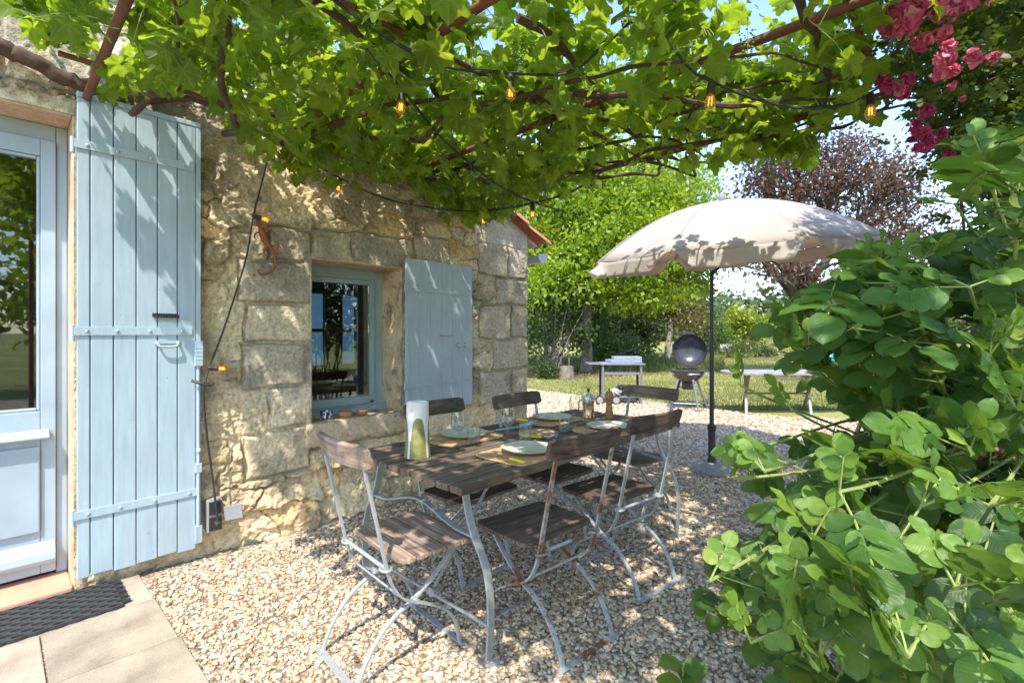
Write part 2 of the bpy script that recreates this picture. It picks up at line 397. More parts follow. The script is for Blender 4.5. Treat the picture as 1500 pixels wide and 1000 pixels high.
def sky_tint_sheet():  # translucent blue for the added sheet that tints the back window's daylight
    m, nt, b = newmat('pale_blue_sky_tint')
    tr = nd(nt, 'ShaderNodeBsdfTranslucent', {'Color': (.30, .42, .52, 1)})
    nt.links.new(tr.outputs[0], nt.nodes['Material Output'].inputs[0]); M['sky_tint_sheet'] = m
sky_tint_sheet()

# ------------------------------------------------------------------ object helpers
def wloc(o):
    p = Vector((0, 0, 0))
    while o is not None: p = p + o.location; o = o.parent
    return p
def empty(name, loc, label, cat, group=None, kind=None):
    o = bpy.data.objects.new(name, None); COL.objects.link(o)
    o.location = Vector([float(x) for x in loc]); o.empty_display_size = .1
    o['label'] = label; o['category'] = cat
    if group: o['group'] = group
    if kind: o['kind'] = kind
    return o
def tag(o, label, cat, group=None, kind=None):
    o['label'] = label; o['category'] = cat
    if group: o['group'] = group
    if kind: o['kind'] = kind
    return o
def npmesh(name, V, F, mat, parent=None, uv=None, attrs=None, smooth=True, colors=None):
    """V (n,3); F list of int arrays (m,3) or (m,4)"""
    V = np.asarray(V, dtype=np.float64)
    if parent is not None:
        base = np.array(wloc(parent)); loc = Vector((0, 0, 0))
    else:
        mn, mx = V.min(0), V.max(0)
        base = np.array([(mn[0] + mx[0]) / 2, (mn[1] + mx[1]) / 2, mn[2]]); loc = Vector(base.tolist())
    me = bpy.data.meshes.new(name)
    F = [np.asarray(f, dtype=np.int64) for f in F if len(f)]
    loops = np.concatenate([f.ravel() for f in F])
    sizes = np.concatenate([np.full(len(f), f.shape[1]) for f in F])
    starts = np.concatenate([[0], np.cumsum(sizes)[:-1]])
    me.vertices.add(len(V)); me.vertices.foreach_set('co', (V - base).astype(np.float32).ravel())
    me.loops.add(len(loops)); me.loops.foreach_set('vertex_index', loops.astype(np.int32))
    me.polygons.add(len(sizes)); me.polygons.foreach_set('loop_start', starts.astype(np.int32))
    me.polygons.foreach_set('use_smooth', np.full(len(sizes), smooth))
    if uv is not None:
        l = me.uv_layers.new(name='UVMap'); l.data.foreach_set('uv', np.asarray(uv, dtype=np.float32)[loops].ravel())
    for k, a in (attrs or {}).items():
        at = me.attributes.new(k, 'FLOAT', 'POINT'); at.data.foreach_set('value', np.asarray(a, dtype=np.float32))
    for k, a in (colors or {}).items():
        at = me.attributes.new(k, 'FLOAT_COLOR', 'POINT')
        a = np.concatenate([np.asarray(a), np.ones((len(V), 1))], 1).astype(np.float32); at.data.foreach_set('color', a.ravel())
    me.update(calc_edges=True)
    me.materials.append(mat)
    o = bpy.data.objects.new(name, me); COL.objects.link(o)
    o.location = loc
    if parent is not None: o.parent = parent
    return o

class MB:
    def __init__(s): s.v = []; s.f = []
    def add(s, V, F):
        n = len(s.v); s.v += [tuple(map(float, p)) for p in V]; s.f += [tuple(i + n for i in f) for f in F]; return s
    def box(s, lo, hi, rz=0.0, c=None):
        x0, y0, z0 = lo; x1, y1, z1 = hi
        V = np.array([(x0, y0, z0), (x1, y0, z0), (x1, y1, z0), (x0, y1, z0), (x0, y0, z1), (x1, y0, z1), (x1, y1, z1), (x0, y1, z1)], float)
        if rz:
            cc = np.array(c if c is not None else V.mean(0)); d = V - cc
            ca, sa = math.cos(rz), math.sin(rz)
            V = np.stack([cc[0] + d[:, 0] * ca - d[:, 1] * sa, cc[1] + d[:, 0] * sa + d[:, 1] * ca, V[:, 2]], 1)
        return s.add(V, [(0, 3, 2, 1), (4, 5, 6, 7), (0, 1, 5, 4), (1, 2, 6, 5), (2, 3, 7, 6), (3, 0, 4, 7)])
    def obox(s, c, ax, ay, az, hx, hy, hz):
        c, ax, ay, az = map(np.asarray, (c, ax, ay, az)); V = []
        for sz in (-1, 1):
            for sx, sy in ((-1, -1), (1, -1), (1, 1), (-1, 1)): V.append(c + ax * hx * sx + ay * hy * sy + az * hz * sz)
        return s.add(V, [(0, 3, 2, 1), (4, 5, 6, 7), (0, 1, 5, 4), (1, 2, 6, 5), (2, 3, 7, 6), (3, 0, 4, 7)])
    def tube(s, pts, r, n=8, cap=True):
        pts = [np.asarray(p, float) for p in pts]; N = len(pts)
        rr = [r] * N if np.isscalar(r) else list(r)
        t0 = pts[1] - pts[0]; t0 = t0 / (np.linalg.norm(t0) + 1e-12)
        ref = np.array([0, 0, 1.0]) if abs(t0[2]) < .9 else np.array([1.0, 0, 0])
        u = np.cross(t0, ref); u /= np.linalg.norm(u)
        V = []
        for i in range(N):
            t = pts[min(i + 1, N - 1)] - pts[max(i - 1, 0)]; t = t / (np.linalg.norm(t) + 1e-12)
            u = u - t * np.dot(u, t); u /= (np.linalg.norm(u) + 1e-12); w = np.cross(t, u)
            for k in range(n):
                a = 2 * math.pi * k / n; V.append(pts[i] + (u * math.cos(a) + w * math.sin(a)) * rr[i])
        F = [(i * n + k, i * n + (k + 1) % n, (i + 1) * n + (k + 1) % n, (i + 1) * n + k) for i in range(N - 1) for k in range(n)]
        if cap: F += [tuple(range(n - 1, -1, -1)), tuple((N - 1) * n + k for k in range(n))]
        return s.add(V, F)
    def strip(s, pts, wax, w, th):
        """flat bar swept along pts; width along the fixed axis wax, thickness in the bending plane"""
        pts = [np.asarray(p, float) for p in pts]; wax = np.asarray(wax, float); N = len(pts); V = []
        for i in range(N):
            t = pts[min(i + 1, N - 1)] - pts[max(i - 1, 0)]; t /= np.linalg.norm(t)
            n = np.cross(t, wax); n /= np.linalg.norm(n)
            for a, b in ((-1, -1), (1, -1), (1, 1), (-1, 1)): V.append(pts[i] + wax * w / 2 * a + n * th / 2 * b)
        F = [(i * 4 + k, i * 4 + (k + 1) % 4, (i + 1) * 4 + (k + 1) % 4, (i + 1) * 4 + k) for i in range(N - 1) for k in range(4)]
        F += [(3, 2, 1, 0), tuple((N - 1) * 4 + k for k in range(4))]
        return s.add(V, F)
    def lathe(s, prof, c=(0, 0, 0), n=24, M3=None, cap=True):
        c = np.asarray(c, float); V = []
        for r, z in prof:
            for k in range(n):
                a = 2 * math.pi * k / n; p = np.array([r * math.cos(a), r * math.sin(a), z])
                V.append(c + (M3 @ p if M3 is not None else p))
        N = len(prof)
        F = [(i * n + k, i * n + (k + 1) % n, (i + 1) * n + (k + 1) % n, (i + 1) * n + k) for i in range(N - 1) for k in range(n)]
        if cap and prof[0][0] > 1e-5: F.append(tuple(range(n - 1, -1, -1)))
        if cap and prof[-1][0] > 1e-5: F.append(tuple((N - 1) * n + k for k in range(n)))
        return s.add(V, F)
    def prism(s, poly, z0, z1):
        n = len(poly); V = [(x, y, z0) for x, y in poly] + [(x, y, z1) for x, y in poly]
        return s.add(V, [tuple(range(n - 1, -1, -1)), tuple(range(n, 2 * n))] + [(i, (i + 1) % n, (i + 1) % n + n, i + n) for i in range(n)])
    def build(s, name, mat, parent=None, smooth=False, bevel=0.0, seg=2, origin=None):
        V = np.array(s.v)
        if parent is not None: base = np.array(wloc(parent)); loc = Vector((0, 0, 0))
        elif origin is not None: base = np.array(origin, float); loc = Vector(base.tolist())
        else:
            mn, mx = V.min(0), V.max(0); base = np.array([(mn[0] + mx[0]) / 2, (mn[1] + mx[1]) / 2, mn[2]]); loc = Vector(base.tolist())
        me = bpy.data.meshes.new(name); me.from_pydata((V - base).tolist(), [], s.f); me.update()
        if smooth:
            me.polygons.foreach_set('use_smooth', np.full(len(me.polygons), True))
            try: me.set_sharp_from_angle(angle=rad(42))
            except Exception: pass
        me.materials.append(mat)
        o = bpy.data.objects.new(name, me); COL.objects.link(o); o.location = loc
        if parent is not None: o.parent = parent
        if bevel:
            b = o.modifiers.new('bevel', 'BEVEL'); b.width = bevel; b.segments = seg; b.limit_method = 'ANGLE'; b.angle_limit = rad(35)
        return o
def bez(pts, n=24):
    """Catmull-Rom through the points"""
    p = [np.asarray(q, float) for q in pts]; p = [2 * p[0] - p[1]] + p + [2 * p[-1] - p[-2]]
    out = []; segs = len(p) - 3; per = max(2, n // segs)
    for i in range(segs):
        a, b, c, d = p[i:i + 4]
        for k in range(per):
            t = k / per
            out.append(.5 * (2 * b + (c - a) * t + (2 * a - 5 * b + 4 * c - d) * t * t + (3 * b - a - 3 * c + d) * t ** 3))
    out.append(p[-2]); return out
def copytree(o, parent=None):
    c = o.copy(); COL.objects.link(c)
    if parent is not None: c.parent = parent
    for ch in list(o.children): copytree(ch, c)
    return c
def kids(o):
    out = [o]
    for c in o.children: out += kids(c)
    return out

# numpy value noise used for shaping
def vnoise(x, z, seed, freq):
    r = np.random.default_rng(seed); g = r.random((128, 128))
    X = x * freq; Z = z * freq
    xi = np.floor(X).astype(int); zi = np.floor(Z).astype(int); fx = X - xi; fz = Z - zi
    fx = fx * fx * (3 - 2 * fx); fz = fz * fz * (3 - 2 * fz)
    a = g[xi % 128, zi % 128]; b = g[(xi + 1) % 128, zi % 128]; c = g[xi % 128, (zi + 1) % 128]; d = g[(xi + 1) % 128, (zi + 1) % 128]
    return (a * (1 - fx) + b * fx) * (1 - fz) + (c * (1 - fx) + d * fx) * fz
def fbm(x, z, seed, freq, oct=4):
    s = 0; a = 1; t = 0
    for i in range(oct): s = s + a * vnoise(x, z, seed + i, freq * 2 ** i); t += a; a *= .5
    return s / t
def sstep(a, b, x):
    t = np.clip((x - a) / (b - a), 0, 1); return t * t * (3 - 2 * t)
#--PART2--
# ------------------------------------------------------------------ light, sky, camera
SUN = np.array([.55, .35, -1.0]); SUN /= np.linalg.norm(SUN)
def lights():
    w = bpy.data.worlds.new('World'); SC.world = w; w.use_nodes = True
    nt = w.node_tree
    sky = nd(nt, 'ShaderNodeTexSky', sky_type='NISHITA')
    sky.sun_disc = False
    sky.sun_elevation = math.asin(-SUN[2]); sky.sun_rotation = math.atan2(-SUN[0], -SUN[1]) % (2 * math.pi)
    sky.air_density = 1.0; sky.dust_density = .5; sky.ozone_density = 3.0
    bg = nt.nodes['Background']; nt.links.new(sky.outputs[0], bg.inputs[0]); bg.inputs[1].default_value = .15
    L = bpy.data.lights.new('sun', 'SUN'); L.energy = 2.05; L.angle = rad(.6); L.color = (1.0, .95, .86)
    o = bpy.data.objects.new('sun', L); COL.objects.link(o); o.location = (-4, -4, 9)
    o.rotation_euler = Vector(SUN.tolist()).to_track_quat('-Z', 'Y').to_euler()
    cam = bpy.data.cameras.new('camera'); co = bpy.data.objects.new('camera', cam); COL.objects.link(co)
    cam.sensor_width = 36; cam.lens = 36 * FOC / 1500; cam.clip_end = 3000; cam.clip_start = .02
    cam.shift_y = -(500 - CY) / 1500
    co.location = (0, 0, H); co.rotation_euler = (rad(90), 0, YAW - rad(90))
    SC.camera = co
    vs = SC.view_settings; vs.view_transform = 'Standard'; vs.look = 'None'; vs.exposure = EXPOSURE; vs.gamma = 1
    try: vs.use_white_balance = True; vs.white_balance_temperature = 6700; vs.white_balance_tint = 10
    except Exception: pass
    c = SC.cycles; c.max_bounces = 12; c.diffuse_bounces = 7; c.glossy_bounces = 3; c.transmission_bounces = 8; c.transparent_max_bounces = 12
    c.use_denoising = True; c.sample_clamp_indirect = 6
    try: c.denoiser = 'OPENIMAGEDENOISE'
    except Exception: pass
EXPOSURE = 1.9
lights()

# ------------------------------------------------------------------ ground
def ground():
    m = MB(); m.add([(-900, -900, -.012), (900, -900, -.012), (900, 900, -.012), (-900, 900, -.012)], [(0, 1, 2, 3)])
    o = m.build('lawn', M['lawn']); tag(o, 'mown lawn with dry patches beyond the gravel yard', 'lawn', kind='structure')
    # gravel bed: one sheet with a slightly wavy edge against the lawn
    edge = [(8.75 + .18 * math.sin(y * 1.7) + .1 * math.sin(y * 4.1 + 1) + max(0, 0.07 * (3.5 - y)), y) for y in np.linspace(-7, 10.5, 60)]
    poly = [(-4, -7)] + edge + [(-4, 10.5)]
    m = MB(); m.add([(x, y, 0.0) for x, y in poly], [tuple(range(len(poly)))])
    g = m.build('gravel_yard', M['gravelbed']); tag(g, 'bed of cream and tan gravel around the house', 'gravel yard', kind='structure')
    # soil border under the shrubs
    V = [P(15.2, -.1), P(14.4, 1.3), P(14.8, 2.1), P(16.2, 2.9), P(17.5, 6.5), P(22, 9), P(28, 7), P(24, -4)]
    m = MB(); m.add([(v[0], v[1], -.004) for v in V], [tuple(range(len(V)))])
    tag(m.build('soil_border_ground', M['mulch']), 'brown leaf-strewn soil under the shrubs', 'soil', kind='structure')
    c = P(15, 9.5); m = MB(); m.add([(c[0] + (1.7 + .3 * math.sin(3 * a)) * math.cos(a), c[1] + (1.7 + .3 * math.sin(3 * a)) * math.sin(a), -.003) for a in np.linspace(0, 6.28, 30)[:-1]], [tuple(range(29))])
    tag(m.build('tree_base_ground', M['mulch']), 'bare soil round the foot of the purple-leaved tree', 'soil', kind='structure')
    return g
GRAVEL = ground()

def pebbles():
    # pebbles: one countless mass, scattered with geometry nodes over the visible part of the yard
    cells = []; V = []; F = []; D = []; S = []
    xs = np.arange(-.6, 9.3, .3); ys = np.arange(-1.2, 8.7, .3)
    idx = {}
    for i, x in enumerate(xs):
        for j, y in enumerate(ys):
            idx[i, j] = len(V); V.append((x, y, .004))
            d = math.hypot(x, y)
            D.append(4000 if d < 3.4 else 2300 if d < 5 else 1000 if d < 7.5 else 560)
            S.append(1.0 if d < 3.4 else 1.25 if d < 5 else 1.75 if d < 7.5 else 2.1)
    for i in range(len(xs) - 1):
        for j in range(len(ys) - 1):
            x, y = xs[i] + .15, ys[j] + .15
            if y > 3.43 and x < 3.9: continue
            if x < .42 and y < 3.45: continue
            if x > 8.75 + max(0, .07 * (3.5 - y)): continue
            u, v, d = proj(np.array([x, y, 0.0]))
            if d[0] < .5 or u[0] < -500 or u[0] > 2000: continue
            F.append((idx[i, j], idx[i + 1, j], idx[i + 1, j + 1], idx[i, j + 1]))
    o = npmesh('gravel', V, [np.array(F)], M['pebble'], attrs={'dens': D, 'psize': S})
    tag(o, 'loose rounded cream, tan and grey pebbles covering the yard', 'gravel', kind='stuff')
    ng = bpy.data.node_groups.new('pebble_scatter', 'GeometryNodeTree')
    ng.interface.new_socket('Geometry', in_out='INPUT', socket_type='NodeSocketGeometry')
    ng.interface.new_socket('Geometry', in_out='OUTPUT', socket_type='NodeSocketGeometry')
    gi = ng.nodes.new('NodeGroupInput'); go = ng.nodes.new('NodeGroupOutput')
    na = nd(ng, 'GeometryNodeInputNamedAttribute', {'Name': 'dens'}, data_type='FLOAT')
    ns = nd(ng, 'GeometryNodeInputNamedAttribute', {'Name': 'psize'}, data_type='FLOAT')
    dp = nd(ng, 'GeometryNodeDistributePointsOnFaces', {'Mesh': gi.outputs[0], 'Density': na.outputs[0], 'Seed': 3})
    jn = ng.nodes.new('GeometryNodeJoinGeometry')
    variants = []
    for k in range(6):
        ico = nd(ng, 'GeometryNodeMeshIcoSphere', {'Radius': 1.0, 'Subdivisions': 2})
        nz = nd(ng, 'ShaderNodeTexNoise', {'Scale': .9, 'W': k * 7.3, 'Detail': 1.5}, noise_dimensions='4D')
        sb = nd(ng, 'ShaderNodeVectorMath', {0: nz.outputs['Color'], 1: (.5, .5, .5)}, operation='SUBTRACT')
        sc = nd(ng, 'ShaderNodeVectorMath', {0: sb.outputs[0], 'Scale': 1.5}, operation='SCALE')
        st = nd(ng, 'GeometryNodeSetPosition', {'Geometry': ico.outputs[0], 'Offset': sc.outputs[0]})
        tr = nd(ng, 'GeometryNodeTransform', {'Geometry': st.outputs[0], 'Scale': [(1.2, .85, .6), (1, 1, .65), (1.5, .9, .55), (.9, .8, .7), (1.25, 1.1, .5), (1, .7, .6)][k]})
        sm = nd(ng, 'GeometryNodeSetMaterial', {'Geometry': tr.outputs[0], 'Material': M['pebble']})
        ss = nd(ng, 'GeometryNodeSetShadeSmooth', {0: sm.outputs[0]})
        variants.append(nd(ng, 'GeometryNodeGeometryToInstance', {0: ss.outputs[0]}))
    for vv in reversed(variants): ng.links.new(vv.outputs[0], jn.inputs[0])
    rr = nd(ng, 'FunctionNodeRandomValue', data_type='FLOAT_VECTOR'); rr.inputs[0].default_value = (-.5, -.5, 0); rr.inputs[1].default_value = (.5, .5, 6.28)
    rs = nd(ng, 'FunctionNodeRandomValue', data_type='FLOAT'); rs.inputs[2].default_value = .0042; rs.inputs[3].default_value = .0125; rs.inputs['Seed'].default_value = 5
    ms = nd(ng, 'ShaderNodeMath', {0: rs.outputs[1], 1: ns.outputs[0]}, operation='MULTIPLY')
    ip = nd(ng, 'GeometryNodeInstanceOnPoints', {'Points': dp.outputs[0], 'Instance': jn.outputs[0], 'Pick Instance': True, 'Rotation': rr.outputs[0], 'Scale': ms.outputs[0]})
    rc = nd(ng, 'FunctionNodeRandomValue', data_type='FLOAT'); rc.inputs['Seed'].default_value = 9
    sa = nd(ng, 'GeometryNodeStoreNamedAttribute', {'Geometry': ip.outputs[0], 'Name': 'pebcol', 'Value': rc.outputs[1]}, data_type='FLOAT', domain='INSTANCE')
    ng.links.new(sa.outputs[0], go.inputs[0])
    md = o.modifiers.new('scatter', 'NODES'); md.node_group = ng
pebbles()

def paving():
    joints_y = [3.372, 3.0, 2.545, 2.09, 1.63, 1.17]
    for k in range(5):
        y1, y0 = joints_y[k], joints_y[k + 1]
        xs = [.565, .145, -.30, -.75] if k % 2 == 1 or k == 0 else [.572, .02, -.42, -.85]
        if k == 0: xs = [.56, -.02, -.6]
        for i in range(len(xs) - 1):
            m = MB(); m.box((xs[i + 1] + .003, y0 + .003, -.03), (xs[i] - .003, y1 - .003, .018 + .0012 * ((i + k) % 3)))
            tag(m.build('paving_slab', M['paving'], bevel=.004), 'sandstone paving slab in front of the door', 'paving slab', 'paving slabs', kind='structure')
    m = MB(); m.box((-.9, 1.1, -.04), (.55, 3.368, .010)); tag(m.build('paving_joint_ground', M['gravelbed']), 'sandy bed in the joints of the paving', 'ground', kind='structure')
paving()

# ------------------------------------------------------------------ house
HOUSE = empty('stone_house', (1.5, WALL, 0), 'old stone house with pale blue shutters, standing left of the dining table', 'house')
XC = 3.815                                            # corner
def ztop(x): return min(3.3, 2.36 + .42 * (XC - x))
def stone_wall():
    dx = .00625
    nx = int(round((XC + .91) / dx)) + 1; nz = int(round(3.4 / dx)) + 1
    x = np.linspace(-.91, XC, nx); z = np.linspace(-.1, 3.3, nz)
    X, Z0 = np.meshgrid(x, z, indexing='ij')
    T = np.minimum(3.3, 2.36 + .42 * (XC - X))
    Z = np.where((Z0 > 1.9) & (X > 1.46), 1.9 + (Z0 - 1.9) * (T - 1.9) / 1.4, Z0)
    # domain warp
    wx = X + (fbm(X, Z, 1, 5, 3) - .5) * .16 + (fbm(X, Z, 21, 18, 2) - .5) * .03
    wz = Z + (fbm(X, Z, 5, 5, 3) - .5) * .13 + (fbm(X, Z, 25, 18, 2) - .5) * .03
    # rubble stones: jittered courses of uneven height
    r = np.random.default_rng(3); seeds = []
    zz = -.25
    while zz < 3.6:
        h = r.uniform(.075, .19); xx = -1.2 + r.uniform(0, .2)
        while xx < 4.1:
            w = r.uniform(.12, .38) * (0.7 + h * 3); seeds.append((xx + w / 2, zz + h / 2 + r.uniform(-.025, .025), w, h)); xx += w
        zz += h
    seeds = np.array(seeds); pts = np.stack([wx.ravel(), wz.ravel()], 1)
    F1 = np.full(len(pts), 9.); F2 = np.full(len(pts), 9.); ID = np.zeros(len(pts), int)
    for i, (sx, sz, w, h) in enumerate(seeds):
        sel = np.nonzero((np.abs(pts[:, 0] - sx) < w * 1.5) & (np.abs(pts[:, 1] - sz) < h * 2.2))[0]
        d = (np.abs((pts[sel, 0] - sx) / (w * .5)) ** 3 + np.abs((pts[sel, 1] - sz) / (h * .5)) ** 3) ** (1 / 3) * (h * .5 + .04)
        b = d < F1[sel]; s2 = sel[b]
        F2[s2] = F1[s2]; F1[s2] = d[b]; ID[s2] = i
        s3 = sel[~b]; F2[s3] = np.minimum(F2[s3], d[~b])
    edge = (F2 - F1).reshape(X.shape); ID = ID.reshape(X.shape)
    n = len(seeds)
    up = r.uniform(.010, .050, n)[ID]; tiltx = r.uniform(-.10, .10, n)[ID]; tiltz = r.uniform(-.26, .08, n)[ID]
    lx = X - seeds[ID, 0]; lz = Z - seeds[ID, 1]
    prof = sstep(.0, .016, edge)
    cover = sstep(.47, .63, fbm(X, Z, 77, 2.6, 3))                 # mortar smeared over some of the stones
    hgt = prof * (up + tiltx * lx + tiltz * lz) * (1 - .75 * cover)
    hgt += (fbm(X, Z, 31, 14, 4) - .5) * .034 + (fbm(X, Z, 41, 38, 4) - .5) * .024 + (fbm(X * .6, Z, 47, 26, 3) - .5) * .016 * prof
    ridg = np.abs(fbm(X * .7, Z * 1.7, 91, 11, 3) - .5) * 2
    hgt -= sstep(.10, .0, ridg) * .009 * (1 - .5 * cover)
    # colours of the stones
    mort = np.array([.88, .75, .53])
    pal = np.array([[.74, .59, .38], [.80, .66, .46], [.68, .52, .31], [.62, .51, .36], [.83, .70, .51], [.76, .56, .33], [.56, .48, .36]])
    sc = pal[r.integers(0, len(pal), n)] * r.uniform(.8, 1.12, (n, 1))
    k = (prof * (1 - .7 * cover))[..., None]
    C = mort * (1 - k) + sc[ID] * k
    C *= (1 - .30 * sstep(.012, .0, edge) * (1 - cover))[..., None]
    # big dressed blocks (window jamb, lintels, corner quoins, over the door)
    def rc(u0, v0, u1, v1):
        a, b = PW(u0, (v0 + v0) / 2), PW(u1, v1)
        return min(a[0], b[0]), max(a[0], b[0]), min(a[2], b[2]), max(a[2], b[2])
    B = []
    B += [(1.26, 1.54, 1.83, 2.06, 0), (1.08, 1.54, 1.555, 1.825, 0), (1.12, 1.54, 1.285, 1.55, 1), (1.09, 1.54, .985, 1.28, 0), (1.25, 1.54, .71, .98, 1)]
    B += [(1.55, 1.86, 1.88, 2.10, 0), (1.865, 2.40, 1.88, 2.115, 0), (2.41, 2.78, 1.93, 2.17, 0), (2.30, 2.62, .70, 1.20, 1), (2.30, 2.7, 1.21, 1.87, 1)]
    qz = [2.20, 1.895, 1.62, 1.285, .985, .665, .36, .02]
    for i in range(7):
        z1, z0 = qz[i], qz[i + 1]
        if i % 2 == 0 and i > 0: B += [(3.14, 3.575, z0, z1, 0), (3.582, XC + .01, z0, z1, 0)]
        elif i == 0: B += [(3.12, 3.52, z0, z1, 0), (3.53, XC + .01, z0, z1, 2)]
        else: B += [(3.36 - .05 * (i == 3), XC + .01, z0, z1, 0)]
    B += [(-.95, .02, 2.60, 3.05, 1), (.03, .38, 2.58, 2.98, 1), (1.55, 2.29, .52, .70, 0), (1.10, 1.54, .40, .70, 1), (2.3, 2.9, .36, .69, 1)]
    wx2 = X + (fbm(X, Z, 61, 6, 4) - .5) * .05; wz2 = Z + (fbm(X, Z, 65, 6, 4) - .5) * .045
    dark = np.array([.48, .425, .34]); warm = np.array([.84, .72, .53])
    for bi, (x0, x1, z0, z1, t) in enumerate(B):
        q = r.uniform(.88, 1.1)
        d = np.minimum(np.minimum(wx2 - x0, x1 - wx2) if x1 < XC else wx2 - x0, np.minimum(wz2 - z0, z1 - wz2))
        ins = sstep(-.012, .0, d)
        # rounded worn edges and shallow joints
        bh = .020 + .006 * r.uniform(-1, 1) + (fbm(X, Z, 200 + bi, 9, 4) - .5) * .022 + (fbm(X, Z, 240 + bi, 40, 3) - .5) * .012 - .028 * (1 - sstep(.0, .022, d))
        hgt = hgt * (1 - ins) + bh * ins
        w = .92 * sstep(.40, .62, fbm(X, Z, 300 + bi, 7, 5) + (.10 if t == 0 else -.16 if t == 1 else -.5) + .05 * (Z - 1.2))
        bc = (warm * (1 - w[..., None]) + dark * w[..., None]) * q
        if t == 2: bc = np.array([.62, .56, .47]) * np.ones_like(bc)
        jl = (1 - sstep(.0, .006, d)) * sstep(-.012, -.004, d); jd = (1 - sstep(.0, .005, np.abs(d - .009)))
        bc = bc * (1 - .75 * jl[..., None]) + np.array([.62, .52, .36]) * .75 * jl[..., None]; bc = bc * (1 - .45 * jd[..., None])
        C = C * (1 - ins[..., None]) + bc * ins[..., None]
    # grey lichen staining higher on the rubble, ochre low down
    st = sstep(.52, .68, fbm(X, Z, 141, 4.5, 5) + .09 * np.clip(Z - 1.3, 0, 1)) * .55
    C = C * (1 - st[..., None]) + np.array([.27, .24, .20]) * st[..., None]
    low = sstep(1.1, .3, Z)[..., None] * .35
    C = C * (1 - low) + C * np.array([1.14, 1.02, .84]) * low
    # plinth bulges out a little at the foot
    hgt += .05 * sstep(.30, .0, Z) * sstep(1.0, 1.3, X)
    top = sstep(2.14, 2.24, Z) * sstep(3.0, 3.3, X)                 # lime render under the verge
    hgt = hgt * (1 - top) + .02 * top; C = C * (1 - top[..., None]) + np.array([.64, .58, .50]) * top[..., None]
    # flatten beside the openings
    for (x0, x1, z0, z1) in ((-.91, .29, -.1, 2.475), (1.54, 2.29, .7125, 1.875)):
        dd = np.maximum(np.maximum(x0 - X, X - x1), np.maximum(z0 - Z, Z - z1))
        hgt = hgt * sstep(.022, .07, dd) + .014 * (1 - sstep(.022, .07, dd))
    Y = WALL - hgt
    V = np.stack([X, Y, Z], -1).reshape(-1, 3)
    i, j = np.meshgrid(np.arange(nx - 1), np.arange(nz - 1), indexing='ij')
    xm = (x[i] + x[i + 1]) / 2; zm = (z[j] + z[j + 1]) / 2
    keep = ~(((xm < .29) & (zm < 2.475)) | ((xm > 1.54) & (xm < 2.29) & (zm > .7125) & (zm < 1.875)))
    a = i * nz + j
    F = np.stack([a, a + nz, a + nz + 1, a + 1], -1)[keep]
    o = npmesh('gable_wall', V, [F], M['stone'], HOUSE, colors={'stone': np.clip(C, 0, 1).reshape(-1, 3)})
    return o
stone_wall()

def slab_mesh(mb_lo, mb_hi, name, mat, parent, bevel=.006):
    m = MB(); m.box(mb_lo, mb_hi); return m.build(name, mat, parent, bevel=bevel)
def rough_box(lo, hi, name, mat, parent, res=.03, amp=.007, seed=1, chamfer=.0):
    """stone block with worn, uneven faces"""
    lo = np.array(lo, float); hi = np.array(hi, float)
    bm = bmesh.new(); bmesh.ops.create_cube(bm, size=1.0)
    bmesh.ops.bevel(bm, geom=list(bm.edges), offset=.02 if min(hi - lo) > .04 else .004, segments=2, affect='EDGES', profile=.6)
    S = hi - lo; C = (hi + lo) / 2
    for v in bm.verts: v.co = Vector([v.co[k] * S[k] + C[k] for k in range(3)])
    for _ in range(5):
        es = [e for e in bm.edges if e.calc_length() > res * 1.6]
        if not es: break
        bmesh.ops.subdivide_edges(bm, edges=es, cuts=1, use_grid_fill=True)
    V = np.array([v.co[:] for v in bm.verts])
    n1 = fbm(V[:, 0] + V[:, 1] * .7 + 9, V[:, 2] + V[:, 1] * .5 + 9, seed, 9, 4) - .5
    n2 = fbm(V[:, 0] + V[:, 2] * .7 + 19, V[:, 1] + V[:, 2] * .5 + 3, seed + 7, 9, 4) - .5
    for v, a, c in zip(bm.verts, n1, n2): v.co += Vector((c, -a, c)) * amp * (2 if min(S) > .04 else .8)
    base = Vector(np.array(wloc(parent)).tolist())
    for v in bm.verts: v.co -= base
    me = bpy.data.meshes.new(name); bm.to_mesh(me); bm.free()
    me.polygons.foreach_set('use_smooth', np.full(len(me.polygons), True)); me.materials.append(mat)
    o = bpy.data.objects.new(name, me); COL.objects.link(o); o.parent = parent
    return o

